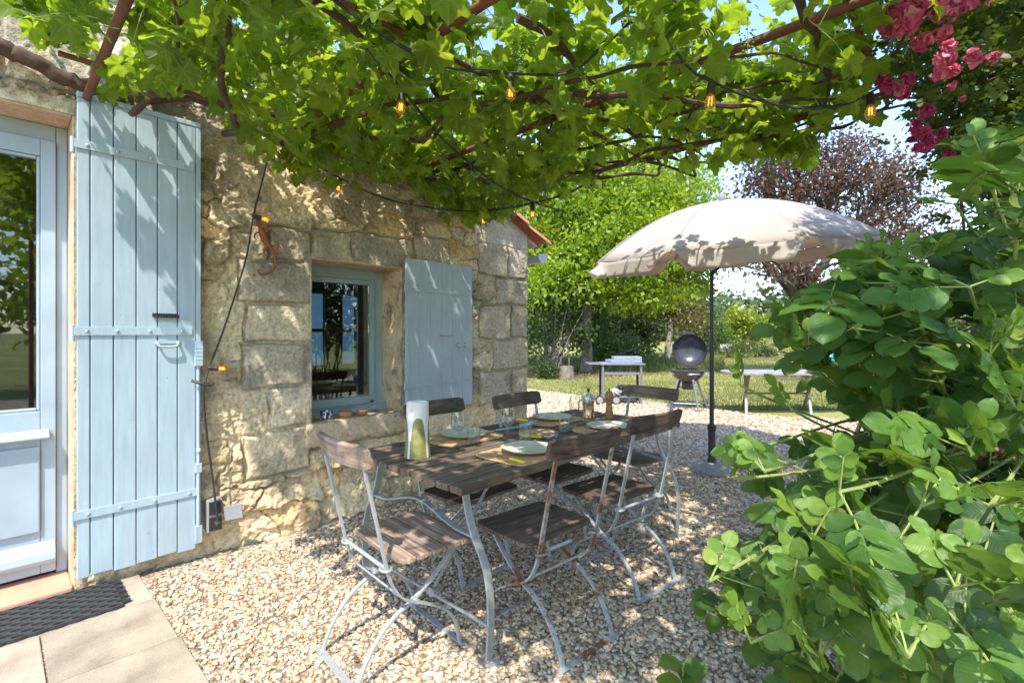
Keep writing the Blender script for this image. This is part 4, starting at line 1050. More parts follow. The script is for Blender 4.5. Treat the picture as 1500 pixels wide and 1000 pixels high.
# ------------------------------------------------------------------ what is laid on the table
def tableware():
    mats = [((1.885, 1.69), 2, 'straw placemat under the plate nearest the camera', 'grey-green plate nearest the camera, on the garden side of the table'),
            ((1.905, 2.215), -2, 'straw placemat beside the cream and green jug', 'grey-green plate on the wall side, just right of the jug'),
            ((2.72, 2.20), 1, 'straw placemat at the far end of the wall side', 'grey-green plate on the wall side near the far end'),
            ((2.71, 1.70), -3, 'straw placemat at the far end of the garden side', 'grey-green plate on the garden side near the far end')]
    for k, ((x, y), a, ml, pl) in enumerate(mats):
        hw, hd, rr = .225, .172, .075; poly = []
        for cx, cy, a0 in ((hw - rr, hd - rr, 0), (-hw + rr, hd - rr, 90), (-hw + rr, -hd + rr, 180), (hw - rr, -hd + rr, 270)):
            for q in range(8):
                t = rad(a0 + 90 * q / 7); wv = .003 * math.sin(q * 5 + k); px_, py_ = cx + (rr + wv) * math.cos(t), cy + (rr + wv) * math.sin(t)
                ca, sa = math.cos(rad(a)), math.sin(rad(a)); poly.append((x + px_ * ca - py_ * sa, y + px_ * sa + py_ * ca))
        m = MB(); m.prism(poly, TZ + .0008, TZ + .0065); tag(m.build('placemat', M['straw'], bevel=.0025), ml, 'placemat', 'straw placemats')
        px_, py_ = (x + .02, y) if k != 3 else (x + .01, y + .02)
        m = MB(); z = TZ + .007
        m.lathe([(.0, 0), (.075, 0), (.085, .004), (.118, .012), (.139, .0205), (.1405, .0225), (.138, .0238), (.115, .0165), (.085, .009), (.0, .0078)], (px_, py_, z), 56)
        tag(m.build('plate', M['plate'], smooth=True), pl, 'plate', 'grey-green plates')
        # cutlery on both sides of the plate, yellow handles towards the sitter
        s = 1 if k in (0, 3) else -1
        side = {0: ('the plate nearest the camera'), 1: ('the plate beside the jug'), 2: ('the wall-side plate near the far end'), 3: ('the garden-side plate near the far end')}[k]
        for kind, dx in (('knife', .175), ('fork', -.165)):
            cx = x + dx * s; cy = y - s * .045; ang = rad(90 * s + (6 if kind == 'knife' else -5))
            d = np.array([math.cos(ang), math.sin(ang), 0]); nrm = np.array([-d[1], d[0], 0]); up = np.array([0, 0, 1.]); c = np.array([cx, cy, TZ + .0075])
            e = empty(kind, (cx, cy, TZ + .0065), f'{kind} with yellow handle beside {side}', kind, 'yellow-handled cutlery')
            h = MB(); h.obox(c - d * .055 + up * .006, d, nrm, up, .05, .0085, .0055); h.build('handle', M['yellow'], e, bevel=.004)
            b = MB()
            if kind == 'knife':
                V = []
                for q in range(9):
                    u = q / 8; w = .010 if q < 7 else .010 * (1 - (q - 6) / 2.3)
                    for zz in (0, .0016): V += [c + d * (-.004 + .112 * u) + nrm * (-.006) + up * (.004 + zz), c + d * (-.004 + .112 * u) + nrm * (-.006 + 2 * w * .8) + up * (.004 + zz)]
                F = []
                for q in range(8):
                    a_ = q * 4; F += [(a_, a_ + 1, a_ + 5, a_ + 4), (a_ + 2, a_ + 6, a_ + 7, a_ + 3), (a_, a_ + 4, a_ + 6, a_ + 2), (a_ + 1, a_ + 3, a_ + 7, a_ + 5)]
                b.add(V, F)
            else:
                b.strip(bez([c + d * t + up * z_ for t, z_ in ((-.005, .006), (.03, .005), (.055, .003), (.062, .004))], 10), nrm, .007, .003)
                b.obox(c + d * .068 + up * .005, d, nrm, up, .010, .012, .0013)
                for q in range(4): b.strip([c + d * .076 + nrm * (-.0105 + .007 * q) + up * .005, c + d * .10 + nrm * (-.0105 + .007 * q) + up * .003, c + d * .118 + nrm * (-.0105 + .007 * q) + up * .008], nrm, .003, .0016)
            b.build('blade' if kind == 'knife' else 'prongs', M['steel'], e, smooth=(kind == 'fork'))
    # oval straw trivet in the middle
    m = MB(); m.prism([(2.285 + .13 * math.cos(a), 1.955 + .10 * math.sin(a)) for a in np.linspace(0, 6.283, 33)[:-1]], TZ + .0008, TZ + .009); tag(m.build('trivet', M['straw'], bevel=.003), 'round straw trivet in the middle of the table', 'trivet')
    # salad servers
    def server(p0, p1, big, mat_h, mat_s, nm, label, cat):
        p0 = np.array([*p0, TZ + .004]); p1 = np.array([*p1, TZ + .004]); d = (p1 - p0) / np.linalg.norm(p1 - p0); nrm = np.array([-d[1], d[0], 0]); up = np.array([0, 0, 1.]); L = np.linalg.norm(p1 - p0)
        e = empty(nm, (p0 + p1) / 2 - up * .003, label, cat)
        h = MB(); h.strip(bez([p0 + up * .006, p0 + d * L * .3 + up * .009, p0 + d * L * .62 + up * .012], 8), nrm, .016, .009); h.build('handle', mat_h, e, bevel=.003)
        N = 8; V = []; F = []
        for i in range(N + 1):
            u = i / N; w = big * (.25 + .75 * math.sin(math.pi * min(1, .15 + u * .72)) ** .8) if i else .008
            for j in range(7):
                q = -1 + j / 3; V.append(p0 + d * L * (.62 + .38 * u) + nrm * w * q + up * (.010 + .020 * (q * q) - .006 * math.sin(math.pi * u) + .014 * u * u))
        F = [(i * 7 + j, (i + 1) * 7 + j, (i + 1) * 7 + j + 1, i * 7 + j + 1) for i in range(N) for j in range(6)]
        b = MB(); b.add(V, F); o = b.build('bowl', mat_s, e, smooth=True); sd = o.modifiers.new('solid', 'SOLIDIFY'); sd.thickness = .003
    server((2.17, 2.185), (2.43, 2.10), .034, M['bluecut'], M['bluecut'], 'salad_server', 'grey-blue plastic salad server in the middle of the table', 'salad server')
    server((2.16, 1.975), (2.20, 1.735), .030, M['yellow'], M['steel'], 'serving_spoon', 'steel serving spoon with a bright yellow handle', 'spoon')
    # jug
    J = np.array([1.467, 2.04, TZ + .0012]); n = 128; rows = 60; V = []; G = []
    for i in range(rows + 1):
        t = i / rows; z = .272 * t; r0 = .067 - .012 * t - .004 * math.sin(math.pi * t)
        for k in range(n):
            a = 2 * math.pi * k / n; dl = (a - rad(200) + math.pi) % (2 * math.pi) - math.pi
            rr_ = r0 + .014 * math.exp(-(dl / .35) ** 2) * sstep(.86, 1.0, np.array(t)) ; zz = z + .008 * math.exp(-(dl / .5) ** 2) * float(sstep(.9, 1.0, np.array(t)))
            V.append((J[0] + rr_ * math.cos(a), J[1] + rr_ * math.sin(a), J[2] + zz))
            sec = (a - rad(193)) % (2 * math.pi / 4) - math.pi / 4; hgt = .72 - .45 * (abs(sec) / .69) ** 4
            G.append(1.0 if (t < hgt and abs(sec) < .69) else 0.0)
    R0 = len(V)
    for i in range(rows, -1, -20):
        t = i / rows; r0 = (.067 - .012 * t - .004 * math.sin(math.pi * t)) - .006
        for k in range(n):
            a = 2 * math.pi * k / n; dl = (a - rad(200) + math.pi) % (2 * math.pi) - math.pi; lip = math.exp(-(dl / .35) ** 2) if i == rows else 0
            V.append((J[0] + (r0 + .014 * lip) * math.cos(a), J[1] + (r0 + .014 * lip) * math.sin(a), J[2] + .272 * t + .008 * lip - (0 if i else -.008))); G.append(0)
    nr = len(V) // n; i, k = np.meshgrid(np.arange(nr - 1), np.arange(n), indexing='ij'); F = np.stack([i * n + k, i * n + (k + 1) % n, (i + 1) * n + (k + 1) % n, (i + 1) * n + k], -1).reshape(-1, 4)
    tag(npmesh('jug', V, [F], M['jug'], attrs={'glaze': G}), 'tall cream jug with green glazed arches standing at the near end of the table', 'jug')
    # wine glasses and tumblers
    wg = [(1.70, 2.0, 'wine glass in front of the plate beside the jug'), (1.977, 1.90, 'wine glass in the middle, behind the plate nearest the camera'), (2.643, 1.93, 'wine glass nearer of the pair before the wooden pepper mill'), (2.875, 2.0, 'wine glass right beside the mottled tan jar')]
    m = MB(); m.lathe([(.0335, 0), (.0335, .0016), (.012, .005), (.0045, .012), (.0038, .03), (.0038, .085), (.010, .094), (.028, .108), (.0385, .130), (.0385, .150), (.0325, .200), (.0315, .200), (.0373, .150), (.0373, .131), (.027, .110), (.008, .0965), (0, .095)], (0, 0, 0), 36)
    g0 = m.build('wine_glass', M['glass'], smooth=True)
    m = MB(); m.lathe([(.029, 0), (.033, .004), (.0385, .085), (.0370, .085), (.0315, .009), (0, .008)], (0, 0, 0), 32)
    t0 = m.build('tumbler', M['glass'], smooth=True)
    tg = [(1.853, 2.045, 'clear tumbler left of centre, between the jug-side plate and the near plate'), (2.087, 1.87, 'clear tumbler beside the yellow-handled serving spoon'), (2.458, 1.875, 'clear tumbler beyond the round trivet')]
    for p, lst, grp in ((g0, wg, 'wine glasses'), (t0, tg, 'tumblers')):
        for i, (x, y, lab) in enumerate(lst):
            o = p if i == 0 else p.copy()
            if i: COL.objects.link(o)
            o.location = (x, y, TZ + .001); tag(o, lab, 'wine glass' if p is g0 else 'tumbler', grp)
    # pepper mill and jar
    m = MB(); m.lathe([(0, 0), (.030, 0), (.031, .012), (.027, .022), (.029, .035), (.024, .075), (.020, .10), (.026, .118), (.026, .124), (.019, .130), (.024, .140), (.029, .160), (.026, .182), (.014, .194), (.006, .197), (.006, .202), (.009, .206), (.007, .213), (0, .215)], (0, 0, 0), 28)
    e = m.build('pepper_mill', M['millwood'], smooth=True); e.location = (3.07, 1.935, TZ + .001); tag(e, 'turned brown wooden pepper mill at the far end of the table', 'pepper mill')
    e = empty('storage_jar', (2.99, 2.06, TZ + .001), 'mottled tan jar with grey metal lid and black knob, left of the pepper mill', 'jar')
    b = MB(); b.lathe([(0, 0), (.044, 0), (.046, .006), (.045, .016), (.042, .02), (.042, .135), (.0, .136)], (2.99, 2.06, TZ + .001), 32); b.build('jar_body', M['jar'], e, smooth=True)
    b = MB(); b.lathe([(.0445, .125), (.0445, .150), (.040, .160), (.020, .172), (.006, .176), (.005, .185)], (2.99, 2.06, TZ + .001), 32); b.build('lid', M['steel'], e, smooth=True)
    b = MB(); b.lathe([(.005, .184), (.009, .192), (.010, .205), (.007, .214), (0, .216)], (2.99, 2.06, TZ + .001), 16); b.build('lid_knob', M['black'], e, smooth=True)
    b = MB(); b.tube(bez([(2.99 - .035, 2.06 + .025, TZ + .13), (2.99 - .06, 2.06 + .042, TZ + .12), (2.99 - .06, 2.06 + .042, TZ + .06), (2.99 - .035, 2.06 + .025, TZ + .045)], 14), .005, 7); b.build('jar_handle', M['steel'], e, smooth=True)
tableware()

# ------------------------------------------------------------------ parasol
def parasol():
    B = np.array([4.80, 1.87, 0.0])
    t = empty('parasol', B, 'large cream-white parasol on a grey pole in the gravel yard', 'parasol')
    b = MB(); b.lathe([(.20, .0), (.212, .02), (.206, .05), (.15, .075), (.07, .092), (.055, .095), (0, .096)], B, 40); b.build('base', M['concrete'], t, smooth=True)
    b = MB(); b.lathe([(.042, .09), (.042, .12), (.034, .13), (.034, .40), (.042, .405), (.042, .45), (.026, .46)], B, 18); b.tube([B + [.03, 0, .42], B + [.075, 0, .42]], .008, 8); b.build('pole_socket', M['black'], t, smooth=True)
    b = MB(); b.tube([B + [0, 0, .1], B + [0, 0, 1.2]], .0215, 14); b.tube([B + [0, 0, 1.15], B + [0, 0, 1.95]], .0175, 14); b.lathe([(.025, 1.16), (.027, 1.20), (.022, 1.215)], B, 14); b.build('pole', M['zinc_dark'], t, smooth=True)
    F3 = np.array([FV[0], FV[1], 0]); R3 = np.array([RV[0], RV[1], 0])
    nz = np.array([0, 0, 1.]) - R3 * .085 - F3 * .085; nz /= np.linalg.norm(nz)
    ax = np.cross(nz, F3); ax /= np.linalg.norm(ax); ay = np.cross(nz, ax); M3 = np.stack([ax, ay, nz], 1)
    hub = B + np.array([0, 0, 1.96]) + R3 * .13
    def W(r, a, z): return hub + M3 @ np.array([r * math.cos(a), r * math.sin(a), z])
    b = MB(); b.tube([B + np.array([0, 0, 1.90]), B + np.array([0, 0, 1.94]) + R3 * .02, hub + nz * .06, hub + nz * .66], .0165, 12); b.build('upper_pole', M['zinc_dark'], t, smooth=True)
    b = MB(); b.lathe([(.035, -.03), (.035, .03), (.02, .04)], hub + nz * .26, 16, M3); b.build('runner', M['black'], t, smooth=True)
    b = MB(); b.lathe([(0, .655), (.03, .655), (.035, .67), (.03, .715), (.022, .73), (0, .735)], hub, 16, M3); b.build('finial', M['graybox'], t, smooth=True)
    Rr = 1.245; apex = .65; rim = .17; nr, nt_ = 12, 10; a0 = math.pi / 2 + rad(3)
    def prof(s): return apex - (apex - rim) * (s ** 1.95)
    V = []; F = []
    for g in range(8):
        base = len(V)
        for i in range(nr + 1):
            s = i / nr
            for j in range(nt_ + 1):
                q = j / nt_; a = a0 + (g + q) * math.pi / 4
                ch = math.cos(math.pi / 8) / math.cos((q - .5) * math.pi / 4)
                sag = 4 * q * (1 - q) * (.038 * s - .02 * s * s)
                r = Rr * s * (ch * .75 + .25 - .0 * q); 
                V.append(W(r, a, prof(s) - sag + .004 * math.sin(9 * q + g * 2 + 7 * s) * s + .006 * s * s * math.sin(26 * q + g) * (1 - s) * 4 * (abs(q - .5) > .2)))
        for i in range(nr):
            for j in range(nt_):
                k = base + i * (nt_ + 1) + j; F.append((k, k + 1, k + nt_ + 2, k + nt_ + 1))
    o = npmesh('canopy', V, [np.array(F)], M['fabric'], t); sd = o.modifiers.new('solid', 'SOLIDIFY'); sd.thickness = .003; sd.offset = 0
    r_ = random.Random(8)
    for g in range(8):                                        # one valance flap per gore, free at the ribs
        V = []; F = []; n = 16; m_ = 5; ph = r_.uniform(0, 6); fl = r_.uniform(.05, .13); fr = r_.uniform(.05, .13)
        for i in range(n + 1):
            q = i / n; a = a0 + (g + q) * math.pi / 4; ch = math.cos(math.pi / 8) / math.cos((q - .5) * math.pi / 4); r = Rr * (ch * .75 + .25); sag = 4 * q * (1 - q) * .018
            for j in range(m_ + 1):
                d = j / m_; cor = max(0, (abs(q - .5) * 2 - .82) / .18) ** 2
                flare = (fl * max(0, 1 - q / .2) ** 1.5 + fr * max(0, 1 - (1 - q) / .2) ** 1.5) * d * d
                qq = q + (.5 - q) * (.05 + .26 * d) * (abs(q - .5) * 2) ** 3; a2 = a0 + (g + qq) * math.pi / 4
                V.append(W(r + .02 * d + flare - .012 * d * math.sin(q * 7 + ph), a2, rim - sag - d * (.135 - .045 * cor) + .006 * math.sin(q * 11 + ph)))
        for i in range(n):
            for j in range(m_): k = i * (m_ + 1) + j; F.append((k, k + 1, k + m_ + 2, k + m_ + 1))
        o = npmesh('valance', V, [np.array(F)], M['fabric'], t); sd = o.modifiers.new('solid', 'SOLIDIFY'); sd.thickness = .002
    for g in range(8):
        a = a0 + g * math.pi / 4; b = MB()
        b.tube([W(Rr * s, a, prof(s) - .014) for s in np.linspace(.02, .995, 12)], .0045, 6); b.tube([W(.03, a, .26), W(Rr * .5, a, prof(.5) - .016)], .004, 6)
        b.build('rib', M['alu'], t, smooth=True)
        b = MB(); b.tube([W(Rr * s_, a, prof(s_) + .003) for s_ in np.linspace(.03, 1.0, 16)], .0042, 5); b.build('seam', M['seam'], t, smooth=True)
M['zinc_dark'] = simple('dark_grey_pole', (.05, .052, .055), .45, .4)
M['seam'] = simple('parasol_seam', (.42, .39, .36), .9)
parasol()
#--PART4--
# ------------------------------------------------------------------ foliage tools
def unit(a): return a / (np.linalg.norm(a, axis=-1, keepdims=True) + 1e-12)
def inpoly(u, v, poly):
    u = np.asarray(u); v = np.asarray(v); c = np.zeros(u.shape, bool); n = len(poly)
    for i in range(n):
        x0, y0 = poly[i]; x1, y1 = poly[(i + 1) % n]
        if y0 == y1: continue
        c ^= ((y0 > v) != (y1 > v)) & (u < (x1 - x0) * (v - y0) / (y1 - y0) + x0)
    return c
def place(tv, tf, O, D, N, S, bend=None):
    """copies of a template (verts tv, faces tf): origin O, tip direction D, face normal N, size S"""
    D = unit(D); N = unit(N - D * (N * D).sum(1, keepdims=True)); Y = np.cross(N, D); k = len(O); n = len(tv)
    if bend is None: z = np.broadcast_to(tv[:, 2], (k, n))
    else: z = tv[None, :, 2] + bend[:, None] * tv[None, :, 0] ** 2
    V = O[:, None, :] + S[:, None, None] * (D[:, None, :] * tv[None, :, 0, None] + Y[:, None, :] * tv[None, :, 1, None] + N[:, None, :] * z[..., None])
    F = [ (f[None] + (np.arange(k) * n)[:, None, None]).reshape(-1, f.shape[1]) for f in tf ]
    return V.reshape(-1, 3), F
class Leaves:
    def __init__(s): s.V = []; s.F3 = []; s.F4 = []; s.U = []; s.R = []; s.n = 0
    def add(s, V, F, uv, r):
        for f in F: (s.F3 if f.shape[1] == 3 else s.F4).append(f + s.n)
        s.V.append(V); s.U.append(uv); s.R.append(r); s.n += len(V)
    def build(s, name, mat, parent):
        F = []
        if s.F3: F.append(np.concatenate(s.F3))
        if s.F4: F.append(np.concatenate(s.F4))
        return npmesh(name, np.concatenate(s.V), F, mat, parent, uv=np.concatenate(s.U), attrs={'rnd': np.concatenate(s.R)})
# --- vine leaf: five lobes, toothed edge, petiole sinus
def vine_template(seed):
    r = np.random.default_rng(seed)
    A = np.radians([0, 20, 32, 54, 74, 90, 112, 136, 160, 172, 180]); K = np.array([1.0, .74, .63, .93, .70, .60, .80, .62, .56, .34, .06])
    K = K * (1 + r.uniform(-.07, .07, len(K))); n = 44
    th = np.linspace(-math.pi, math.pi, n, endpoint=False)
    ra = np.interp(np.abs(th), A, K) * (1 + .045 * np.where(np.arange(n) % 2, 1, -1)); ra *= 1 + .05 * np.sin(th + r.uniform(0, 6))
    V = [(0, 0, 0)]
    for f in (.5, 1.0):
        for t, q in zip(th, ra):
            x, y = q * f * math.cos(t), q * f * math.sin(t)
            z = -.16 * (q * f) ** 2 + .06 * math.sin(3 * t + seed) * f + .07 * f * f * math.cos(6.5 * t + seed * 2) + .10 * abs(y)
            V.append((x, y, z))
    V = np.array(V); i = np.arange(n); j = (i + 1) % n
    return V, [np.stack([np.zeros(n, int), 1 + i, 1 + j], 1), np.stack([1 + i, 1 + n + i, 1 + n + j, 1 + j], 1)], V[:, :2].copy()
VT = [vine_template(k) for k in range(6)]
# --- rugosa leaflet: oval, folded along the midrib, puckered
def leaflet_template(seed, nu=9, nv=6, wid=.36):
    r = np.random.default_rng(seed); V = []; U = []
    for i in range(nu + 1):
        u = i / nu; w = wid * (math.sin(math.pi * min(1, u ** .92)) ** .56 if 0 < u < 1 else 0.0)
        for j in range(nv + 1):
            v = -1 + 2 * j / nv
            V.append((u, w * v, .12 * w * abs(v) - .14 * u * u + .022 * math.sin(u * 14 + seed + 5 * abs(v)) * (abs(v) > .3) + .03 * math.sin(u * 5 + seed * 2) * v + .012 * math.sin(7 * v + seed))); U.append((u, v))
    F = [(i * (nv + 1) + j, (i + 1) * (nv + 1) + j, (i + 1) * (nv + 1) + j + 1, i * (nv + 1) + j + 1) for i in range(nu) for j in range(nv)]
    return np.array(V), [np.array(F)], np.array(U)
LT = [leaflet_template(k, wid=.36 + .02 * k) for k in range(4)]
ST = [leaflet_template(k, 4, 2, .30) for k in range(2)]
# --- small leaf of distant trees: a folded lozenge
QT = (np.array([(0, 0, 0), (.45, .30, .07), (1, 0, -.10), (.45, -.30, .07)], float), [np.array([(0, 1, 2, 3)])], np.array([(0, 0), (.45, 1), (1, 0), (.45, -1)], float))
def scatter(L, T, O, D, N, S, R, bend=None):
    k = len(O)
    if k == 0: return
    tv, tf, tu = T
    V, F = place(tv, tf, O, D, N, S, bend); L.add(V, F, np.tile(tu, (k, 1)), np.repeat(R, len(tv)))

# ------------------------------------------------------------------ pergola
def pergola():
    t = empty('pergola', (1.7, 1.0, 0), 'pergola of thin rust-red pipes overhead, covered by the grape vine', 'pergola')
    z = 2.55
    for x in (.335, 1.235, 2.165, 3.10):
        b = MB(); b.tube([(x, 3.40, z + .01), (x, 1.0, z), (x, -1.35, z)], .0195, 12); b.build('rafter_pipe', M['pipe'], t, smooth=True)
    for y in (1.72, .35, -1.25, 2.95):
        b = MB(); b.tube([(.2, y, z + .034), (3.3, y, z + .034)], .0125, 10); b.build('cross_pipe', M['pipe'], t, smooth=True)
    for x in (.335, 3.10):
        b = MB(); b.tube([(x, -1.35, 0), (x, -1.35, z)], .025, 12); b.build('post', M['pipe'], t, smooth=True)
pergola()

def grape_vine():
    r = np.random.default_rng(5)
    t = empty('grape_vine', (.5, 3.3, 2.2), 'leafy green grape vine trained over the pergola above the table', 'grape vine')
    # wood
    arms = []
    a = [PW(-60, 40, 3.33), PW(0, 66, 3.34), PW(60, 95, 3.33), PW(130, 128, 3.335), PW(200, 143, 3.33), PW(270, 140, 3.34), PW(335, 152, 3.33)]
    m = MB(); pts = bez(a, 40); m.tube([p + r.normal(0, .006, 3) for p in pts], [.042 - .014 * i / len(pts) for i in range(len(pts))], 9)
    pts2 = bez([PW(150, 136, 3.33) + [0, 0, .03], PW(215, 120, 3.3), np.array([.75, 3.1, 2.62]), np.array([1.2, 2.9, 2.60])], 24); m.tube([p + r.normal(0, .006, 3) for p in pts2], .020, 8)
    pts3 = bez([PW(335, 152, 3.33), np.array([1.25, 3.2, 2.55]), np.array([1.7, 3.05, 2.5]), np.array([2.1, 2.95, 2.52])], 24); m.tube([p + r.normal(0, .006, 3) for p in pts3], .022, 8)
    m.build('trunk', M['bark_vine'], t, smooth=True)
    m = MB(); arms = []
    for x0, y0, ang, L in ((.5, 3.2, -80, 3.4), (.9, 3.1, -70, 3.2), (1.3, 3.0, -60, 3.0), (1.3, 3.0, -85, 3.6), (1.9, 3.0, -75, 3.4), (2.1, 2.95, -35, 1.7), (2.2, 2.95, -62, 3.2), (2.6, 2.8, -80, 3.2), (.6, 1.8, -20, 2.6), (1.3, 1.2, 5, 2.0), (1.9, 1.4, -25, 1.6), (2.4, 2.2, -40, 1.5), (1.6, .5, -10, 1.9), (2.7, 1.2, -60, 1.6), (1.0, .3, -5, 2.2), (2.9, 2.5, -95, 2.2)):
        p = np.array([x0, y0, 2.50 + r.uniform(-.05, .04)]); an = rad(ang); pts = [p.copy()]
        for k in range(int(L / .14)):
            an += r.normal(0, .23); p = p + .14 * np.array([math.cos(an), math.sin(an), 0]); p[2] += r.normal(0, .022); p[2] = np.clip(p[2], 2.38, 2.55)
            if p[0] > 3.4 or p[0] < .1: an = math.pi - an
            pts.append(p.copy())
        pp = bez(pts, len(pts) * 3); m.tube(pp, [max(.005, .017 * (1 - .75 * i / len(pp)) * (1 + .15 * math.sin(i * 1.3))) for i in range(len(pp))], 7); arms.append(np.array(pp))
    m.build('cane', M['bark_vine'], t, smooth=True)
    AR = np.concatenate(arms)
    # leaves
    n = 9200
    x = r.uniform(.02, 3.5, n); y = r.uniform(-1.25, 3.33, n)
    cl = fbm(x, y, 411, 1.7, 3)
    keep = (cl > .445 - .13 * (y < 1.3) * (x > 1.2)) | (r.random(n) < .20)
    keep &= ~((x > 3.25) & (r.random(n) < .6))
    keep &= ~((x < .45) & (y < 2.6) & (r.random(n) < .2))
    keep &= ~((y < -.1) & (r.random(n) < .55))
    x, y = x[keep], y[keep]; n = len(x)
    z = 2.55 + r.gamma(1.5, .12, n); low = r.random(n) < .19; z[low] = 2.47 - r.random(low.sum()) ** 1.5 * .20
    O = np.stack([x, y, np.minimum(z, np.where(x > 2.6, 2.72, 3.15))], 1)
    # hanging shoots along the edges
    H_ = []
    for (sx, sy, sz, ln) in [(3.15, 2.2, 2.5, .38), (3.25, 1.7, 2.5, .25), (3.35, 1.2, 2.5, .18), (3.3, .8, 2.5, .16), (3.3, .5, 2.5, .14), (3.0, 2.9, 2.5, .40), (2.75, 3.05, 2.5, .36), (2.5, 2.9, 2.5, .30), (3.25, 2.6, 2.5, .42), (2.2, 3.0, 2.5, .22), (1.9, 3.0, 2.5, .28), (1.6, 3.05, 2.5, .30), (1.35, 3.1, 2.5, .26), (1.2, 3.15, 2.5, .2), (.95, 3.2, 2.55, .18), (.55, 3.25, 2.6, .12), (.42, 3.2, 2.62, .14), (.75, 3.2, 2.62, .10), (2.6, 2.3, 2.45, .18), (1.7, 2.5, 2.5, .16), (2.9, 1.9, 2.5, .2), (3.4, .2, 2.5, .2), (3.2, 1.0, 2.5, .2), (3.1, 1.4, 2.5, .22), (3.0, 1.75, 2.48, .2), (2.7, 1.9, 2.45, .15), (2.95, 2.15, 2.48, .22), (3.2, .7, 2.52, .2), (2.9, .9, 2.5, .15), (3.45, 1.5, 2.5, .25), (1.45, 2.8, 2.5, .25), (1.0, 2.9, 2.5, .18), (2.0, 2.75, 2.5, .2), (2.8, 2.5, 2.45, .3)]:
        k = int(18 + ln * 105); H_.append(np.stack([sx + r.normal(0, .13, k), sy + r.normal(0, .11, k), sz - ln * r.random(k) ** .8], 1))
    Hh = np.concatenate(H_); Hh[:, 1] = np.minimum(Hh[:, 1], 3.30); O = np.concatenate([O, Hh])
    # loose shoots standing up above the frame
    S_ = []
    for _ in range(26):
        b0 = np.array([r.uniform(.2, 2.4), r.uniform(-1, 3.2), 2.7]); d = unit(np.array([r.normal(0, .35), r.normal(0, .35), 1.0])); k = r.integers(5, 12)
        S_.append(b0 + d * (np.arange(k)[:, None] * .085) + r.normal(0, .03, (k, 3)))
    O = np.concatenate([O] + S_); n = len(O)
    az = r.uniform(0, 2 * math.pi, n); D = np.stack([np.cos(az), np.sin(az), r.uniform(-1.1, .05, n)], 1)
    N = np.stack([r.normal(0, .62, n), r.normal(0, .62, n), np.ones(n)], 1)
    hang = np.arange(n) >= (n - len(Hh) - sum(len(s) for s in S_)); D[hang, 2] -= .5
    S = r.uniform(.046, .096, n) * (1 - .25 * (O[:, 2] > 2.85)); R = np.clip(r.beta(2.2, 2.6, n) * .9 + (r.random(n) < .008) * .6, 0, 1)
    L = Leaves(); w = r.integers(0, 6, n)
    ok = np.ones(n, bool)
    ub, vb, db = proj(O)
    ok &= ~((db > 0) & (vb > 60) & (ub > 1190) & (db < 4.2) & (vb > 175 + (1330 - ub) * .1) & (ub < 1400))
    bu = [-200, 0, 60, 100, 150, 250, 330, 365, 400, 440, 500, 560, 620, 660, 700, 740, 790, 850, 900, 960, 1060, 1120, 1180, 1215, 1260, 1330, 1400]; bv_ = [20, 30, 60, 120, 135, 130, 165, 215, 225, 262, 250, 255, 285, 318, 330, 318, 290, 262, 240, 235, 225, 238, 242, 185, 165, 170, 165]
    lim = np.interp(ub, bu, bv_) - 12 + r.normal(0, 13, n)
    ok &= ~((db > 0) & (vb > lim) & (vb < 700))
    du = (ub - 125) - (142 - vb) * .393
    ok &= ~((np.abs(du) < 26) & (vb > -60) & (vb < 150) & (db > 0) & (r.random(n) < .75))
    ok &= ~((db > 0) & (ub > 1283) & (vb < 330) & (vb > -60) & (r.random(n) < .9))
    for k in range(6):
        q = np.nonzero((w == k) & ok)[0]; scatter(L, VT[k], O[q], D[q], N[q], S[q], R[q], r.uniform(-.35, .10, len(q)))
    L.build('foliage', M['vine'], t)
    # petioles and tendrils: thin green stems from the canes to part of the leaves
    m = MB(); pick = np.nonzero(ok & (ub > -100) & (ub < 1500) & (vb > -60) & (vb < 340) & (db > 0))[0]; r.shuffle(pick)
    for i in pick[:900]:
        q = AR[np.argmin(((AR - O[i]) ** 2).sum(1))]; v = q - O[i]; l = np.linalg.norm(v); e = O[i] + v / l * min(l, .14) + r.normal(0, .012, 3)
        m.tube([O[i], (O[i] + e) / 2 + [0, 0, .012], e], .0016, 4, False)
    m.build('petiole', M['greenstem'], t, smooth=True)['kind'] = 'stuff'
    # young grapes
    ico = bmesh.new(); bmesh.ops.create_icosphere(ico, subdivisions=1, radius=1.0); bv = np.array([v.co[:] for v in ico.verts]); bf = np.array([[v.index for v in f.verts] for f in ico.faces]); ico.free()
    spots = [PX(240, 65, 2.75), PX(395, 115, 2.7), PX(300, 75, 2.5), PX(180, 100, 2.8), PX(370, 85, 2.2), PX(600, 150, 2.6), PX(470, 235, 2.9), PX(555, 230, 3.0), PX(690, 250, 3.1), PX(800, 260, 3.1), PX(760, 65, 2.0), PX(790, 60, 2.1), PX(920, 20, 1.9), PX(1010, 45, 2.0), PX(1130, 230, 2.9), PX(940, 235, 3.2), PX(690, 110, 2.2), PX(520, 195, 2.6), PX(610, 265, 3.2), PX(860, 110, 2.4), PX(1180, 60, 2.1), PX(420, 170, 2.5), PX(340, 30, 2.3), PX(650, 210, 2.8), PX(1095, 45, 2.0), PX(570, 45, 2.0)]
